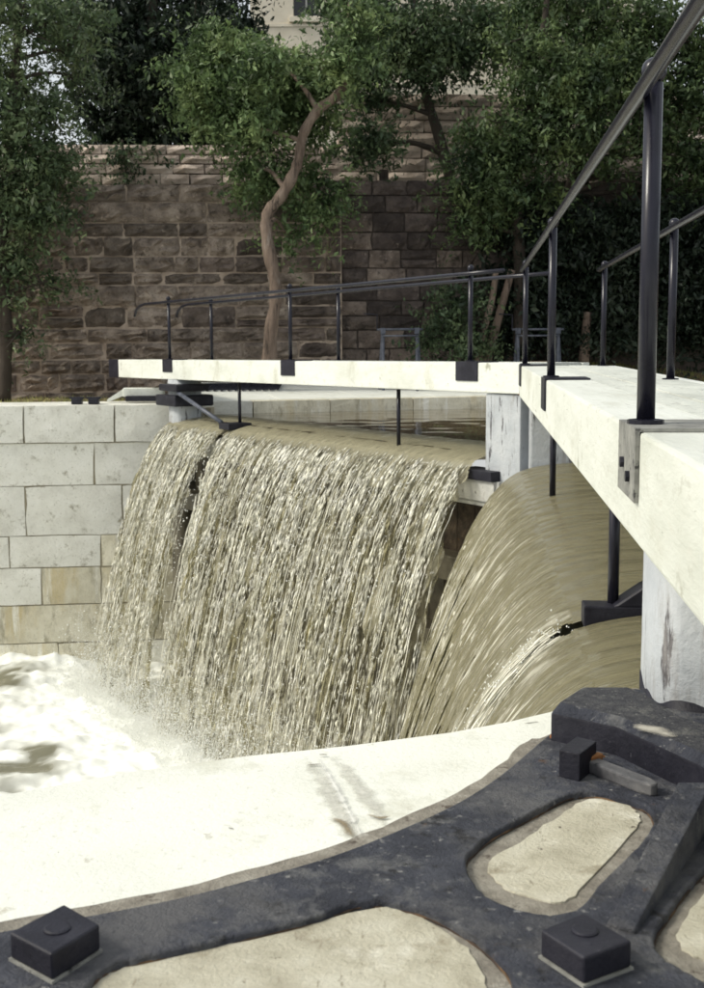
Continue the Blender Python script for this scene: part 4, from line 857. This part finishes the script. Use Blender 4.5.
def tree(name, label, trunk, trad, clumps, leafsize, lm, bark, seed, group=None, cat='tree', dens=1.0, limbs=True, sparse=False):
    leafsize *= .80
    base = trunk[0]; t = thing(name, tuple(base), label, cat, group)
    b = MB()
    P = smooth_poly(trunk, 5); rad = np.interp(np.linspace(0, 1, len(P)), np.linspace(0, 1, len(trad)), trad)
    rr = np.random.default_rng(seed); rad = rad * rr.uniform(.86, 1.16, len(P)); rad[0] *= 1.25
    b.tube(P, list(rad), 10); put('trunk', b.mesh('trunk', smooth=True), bark, t)
    C = []; lb = MB()
    for k, (px, py, Y, rp, n) in enumerate(clumps):
        c = aty(px, py, Y); r0 = rp * Y / 1200 * 1.08; C.append(clump_leaves(c, (r0, r0 * .9, r0 * .85), int(n * dens * 2.8), seed * 50 + k, leaf=leafsize))
        if limbs:
            d = [np.linalg.norm(np.array(p) - c) + (1.5 if p[2] > c[2] else 0) for p in P]; j = int(np.argmin(d)); s = np.array(P[j]); mid = (s + c) / 2 + rr.normal(0, .12, 3) + np.array([0, 0, .15])
            if np.linalg.norm(c - s) > .3 and (k % 6 == 1 or not sparse):
                lb.tube(smooth_poly([s, mid, c], 4), list(np.linspace(min(.10, rad[j] * .6), .018, 9)), 6, False)
                for q in range(5):
                    e = c + rr.normal(0, r0 * .6, 3); lb.tube([mid * .4 + c * .6, (mid * .4 + c * .6 + e) / 2 + rr.normal(0, .06, 3), e], [.025, .015, .006], 5, False)
    if lb.n: put('limbs', lb.mesh('limbs', smooth=True), bark, t, kind='stuff')
    put('crown', leaf_mesh('crown', np.concatenate(C), leafsize, seed), lm, t, kind='stuff')
    return t
def smooth_poly(L, n=5):
    L = [np.array(p, float) for p in L]; out = []
    for i in range(len(L) - 1):
        a, b, c, d = L[max(i - 1, 0)], L[i], L[i + 1], L[min(i + 2, len(L) - 1)]
        for j in range(n):
            t = j / n; out.append(.5 * ((2 * b) + (c - a) * t + (2 * a - 5 * b + 4 * c - d) * t * t + (3 * b - a - 3 * c + d) * t ** 3))
    out.append(L[-1]); return out
def tp(L, Y): return [aty(x, y, Y) for x, y in L]
# left tree, close to the lock
tree('tree', 'tall leafy tree on the far left in front of the stone wall', tp([(4, 402), (6, 330), (2, 240), (10, 150), (16, 60), (20, -60)], 24.3), [.13, .12, .11, .10, .08, .05],
     [(12, 20, 24.3, 36, 1000), (30, 95, 25.5, 26, 500), (85, 80, 25.5, 18, 200), (80, 20, 25.5, 24, 400), (50, 20, 24.6, 24, 420), (70, 50, 24.8, 18, 200), (-15, 70, 24.2, 30, 700), (50, 112, 24.4, 22, 420), (15, 125, 24.2, 34, 1000), (40, 165, 24.4, 30, 900), (60, 170, 24.4, 20, 300), (5, 200, 24.2, 34, 1000), (40, 215, 24.3, 26, 480), (52, 280, 24.4, 16, 110), (15, 255, 24.3, 24, 330), (12, 295, 24.3, 18, 130), (20, 335, 24.3, 16, 120), (-30, 150, 24.3, 40, 900), (-30, 260, 24.3, 40, 900)],
     .15, M['leaf_left'], M['bark_dark'], 2)
# dark trees on the terrace
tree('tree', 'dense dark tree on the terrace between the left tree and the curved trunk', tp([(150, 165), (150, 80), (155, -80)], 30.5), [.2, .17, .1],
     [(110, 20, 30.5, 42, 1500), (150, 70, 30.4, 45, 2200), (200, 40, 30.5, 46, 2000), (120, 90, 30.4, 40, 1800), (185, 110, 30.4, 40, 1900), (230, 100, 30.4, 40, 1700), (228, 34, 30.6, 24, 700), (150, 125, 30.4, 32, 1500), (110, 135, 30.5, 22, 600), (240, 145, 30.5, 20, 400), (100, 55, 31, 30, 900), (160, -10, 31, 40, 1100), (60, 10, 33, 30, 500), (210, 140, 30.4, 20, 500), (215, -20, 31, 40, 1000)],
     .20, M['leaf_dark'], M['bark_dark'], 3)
tree('vine', 'dark creeper hanging down the pale upper wall at left', tp([(122, 140), (125, 165), (128, 190)], 27.95), [.02, .02, .01],
     [(122, 152, 27.95, 11, 170), (126, 170, 27.95, 9, 130), (128, 184, 27.95, 6, 60), (150, 155, 27.95, 8, 60)], .13, M['leaf_mid'], M['bark_dark'], 4, cat='creeper', limbs=False)
# curved trunk tree
tree('tree', 'tree with a bare curving grey trunk against the stone wall', tp([(269, 372), (271, 330), (276, 290), (268, 245), (267, 215), (282, 195), (297, 165), (303, 135), (318, 110), (340, 92), (352, 55), (350, 10), (360, -60)], 24.2), [.17, .145, .125, .12, .115, .11, .105, .10, .095, .09, .07, .05, .035],
     [(222, 55, 25.0, 26, 700), (250, 58, 25.0, 22, 500), (282, 78, 25.1, 26, 700), (312, 82, 25.2, 24, 600), (205, 88, 24.9, 24, 600), (240, 95, 25.0, 28, 800), (272, 105, 25.1, 26, 700), (228, 128, 25.0, 22, 450), (262, 132, 25.1, 20, 400), (298, 110, 25.2, 18, 320), (190, 72, 25.0, 14, 200), (210, 42, 25.1, 16, 240), (198, 115, 25.0, 14, 180), (250, 172, 24.9, 14, 220), (268, 186, 25.0, 14, 230), (306, 178, 25.0, 13, 180), (283, 170, 25.2, 14, 180), (308, 212, 24.8, 15, 200), (328, 206, 24.9, 13, 150), (290, 238, 24.8, 11, 110), (338, 192, 25.0, 9, 70), (268, 60, 23.8, 16, 260), (245, 80, 23.9, 14, 180), (258, 118, 23.9, 12, 130), (322, 128, 25.3, 16, 240), (335, 68, 25.2, 18, 300), (352, 50, 25.2, 16, 220), (296, 62, 25.2, 13, 160), (243, 195, 24.9, 8, 60), (350, 45, 23.9, 16, 260), (362, 15, 23.9, 18, 300), (330, 60, 23.9, 12, 140), (352, 78, 23.9, 10, 90)],
     .145, M['leaf_bright'], M['bark'], 5, sparse=True, dens=1.45)
# centre right trees
tree('tree', 'grey green tree overhanging the tan upper wall in the centre', tp([(455, 200), (440, 140), (420, 70), (410, -40)], 27.2), [.12, .12, .09, .05],
     [(370, 20, 27, 34, 1000), (400, 50, 27, 38, 1200), (440, 30, 27, 38, 1200), (365, 68, 26.8, 24, 600), (372, 98, 26.8, 14, 200), (372, 145, 26.4, 20, 480), (432, 62, 26.9, 22, 500), (462, 52, 27, 22, 450), (480, 30, 27, 26, 600), (350, 0, 27, 26, 500)],
     .155, M['leaf_mid'], M['bark_dark'], 6, dens=1.35)
tree('tree', 'bright leafed tree rising behind the near railing post at right', tp([(520, 350), (519, 250), (516, 180), (530, 100), (545, 20), (550, -60)], 25.6), [.13, .12, .11, .10, .07, .05],
     [(545, 60, 25.3, 26, 650), (580, 75, 25.3, 28, 700), (530, 85, 25.3, 22, 450), (560, 105, 25.2, 28, 650), (600, 100, 25.3, 26, 600), (510, 130, 25.4, 26, 600), (545, 140, 25.3, 26, 600), (480, 160, 25.4, 22, 450), (505, 165, 25.4, 22, 420), (590, 140, 25.4, 24, 500), (470, 190, 25.3, 20, 330), (500, 200, 25.3, 20, 360), (480, 220, 25.3, 16, 260), (470, 135, 25.5, 16, 240), (620, 60, 25.5, 26, 550), (540, 190, 25.6, 20, 300), (520, 40, 25.6, 22, 420)],
     .15, M['leaf_right'], M['bark_dark'], 7, dens=1.3)
tree('tree', 'tree filling the upper right corner behind the sloping handrail', tp([(566, 350), (568, 250), (572, 180), (600, 90), (640, 10), (660, -80)], 26.3), [.15, .14, .12, .10, .07, .05],
     [(500, 20, 27.5, 30, 800), (560, 10, 26.5, 36, 1100), (610, 20, 26.3, 36, 1100), (660, 30, 26.3, 36, 1100), (700, 50, 26.3, 34, 900), (650, 90, 26.2, 32, 900), (690, 110, 26.2, 30, 800), (640, 130, 26.2, 26, 550), (670, 150, 26.2, 26, 500), (700, 165, 26.1, 22, 350), (530, 20, 27, 26, 600), (600, 60, 26.4, 30, 800), (600, 165, 26.2, 18, 240), (655, 185, 26.1, 14, 140), (690, 190, 26.1, 14, 140), (720, 80, 26.3, 40, 800), (740, 150, 26.3, 40, 800)],
     .155, M['leaf_right'], M['bark_dark'], 8, dens=1.2)
# dark undergrowth and leaning stems under the right hand trees
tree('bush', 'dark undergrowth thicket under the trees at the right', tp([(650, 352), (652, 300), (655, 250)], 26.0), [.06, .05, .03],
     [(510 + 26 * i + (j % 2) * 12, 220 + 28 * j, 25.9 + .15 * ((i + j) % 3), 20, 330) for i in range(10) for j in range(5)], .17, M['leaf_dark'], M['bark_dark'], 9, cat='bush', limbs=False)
tree('bush', 'green bush at the foot of the wall beside the far winch', tp([(455, 372), (455, 340), (458, 310)], 25.2), [.03, .03, .02],
     [(440, 330, 25.1, 16, 280), (458, 312, 25.1, 17, 300), (462, 340, 25.0, 18, 320), (447, 290, 25.3, 10, 90), (482, 345, 25.0, 14, 200), (425, 345, 25.1, 9, 80), (470, 295, 25.4, 14, 160)], .14, M['leaf_mid'], M['bark_dark'], 10, cat='bush', limbs=False)
for pts, lab, rd in (([(487, 362), (494, 335), (502, 305), (512, 270)], 'pale leaning tree stem, right one of the crossing pair under the trees', .085), ([(478, 362), (484, 330), (492, 300), (496, 270)], 'darker leaning tree stem left of the pale leaning stem', .07), ([(584, 362), (586, 335), (588, 312)], 'short brown tree stump standing in the undergrowth', .10)):
    b = MB(); b.tube(smooth_poly(tp(pts, 25.3 if rd != .10 else 25.7), 4), list(np.linspace(rd * 1.15, rd * .85, 4 * (len(pts) - 1) + 1)), 9); put('tree_stump' if 'stump' in lab else 'leaning_tree', b.mesh('leaning_tree', smooth=True), M['bark'], None, lab, 'tree stump' if 'stump' in lab else 'tree')
# grass on the far bank
r = np.random.default_rng(77); n = 9000; gx = r.uniform(3.0, 9.5, n); gy = far_edge(gx) + 1.4 + r.uniform(0, 3.2, n) ; gz = bank_h(gx, gy)
n2 = 2500; gx2 = r.uniform(-8.5, 3, n2); gy2 = far_edge(gx2) + 1.6 + r.uniform(.6, 3, n2); gx = np.concatenate([gx, gx2]); gy = np.concatenate([gy, gy2]); gz = bank_h(gx, gy); n += n2
a = r.uniform(0, 6.28, n); h = r.uniform(.04, .10, n); le = r.normal(0, .03, (n, 2)); wd = .012
V = np.stack([np.stack([gx - np.cos(a) * wd, gy - np.sin(a) * wd, gz - .01], -1), np.stack([gx + np.cos(a) * wd, gy + np.sin(a) * wd, gz - .01], -1), np.stack([gx + le[:, 0], gy + le[:, 1], gz + h], -1)], 1).reshape(-1, 3)
put('grass', np_mesh('grass', V, np.arange(3 * n).reshape(n, 3)), M['grass'], kind='stuff')
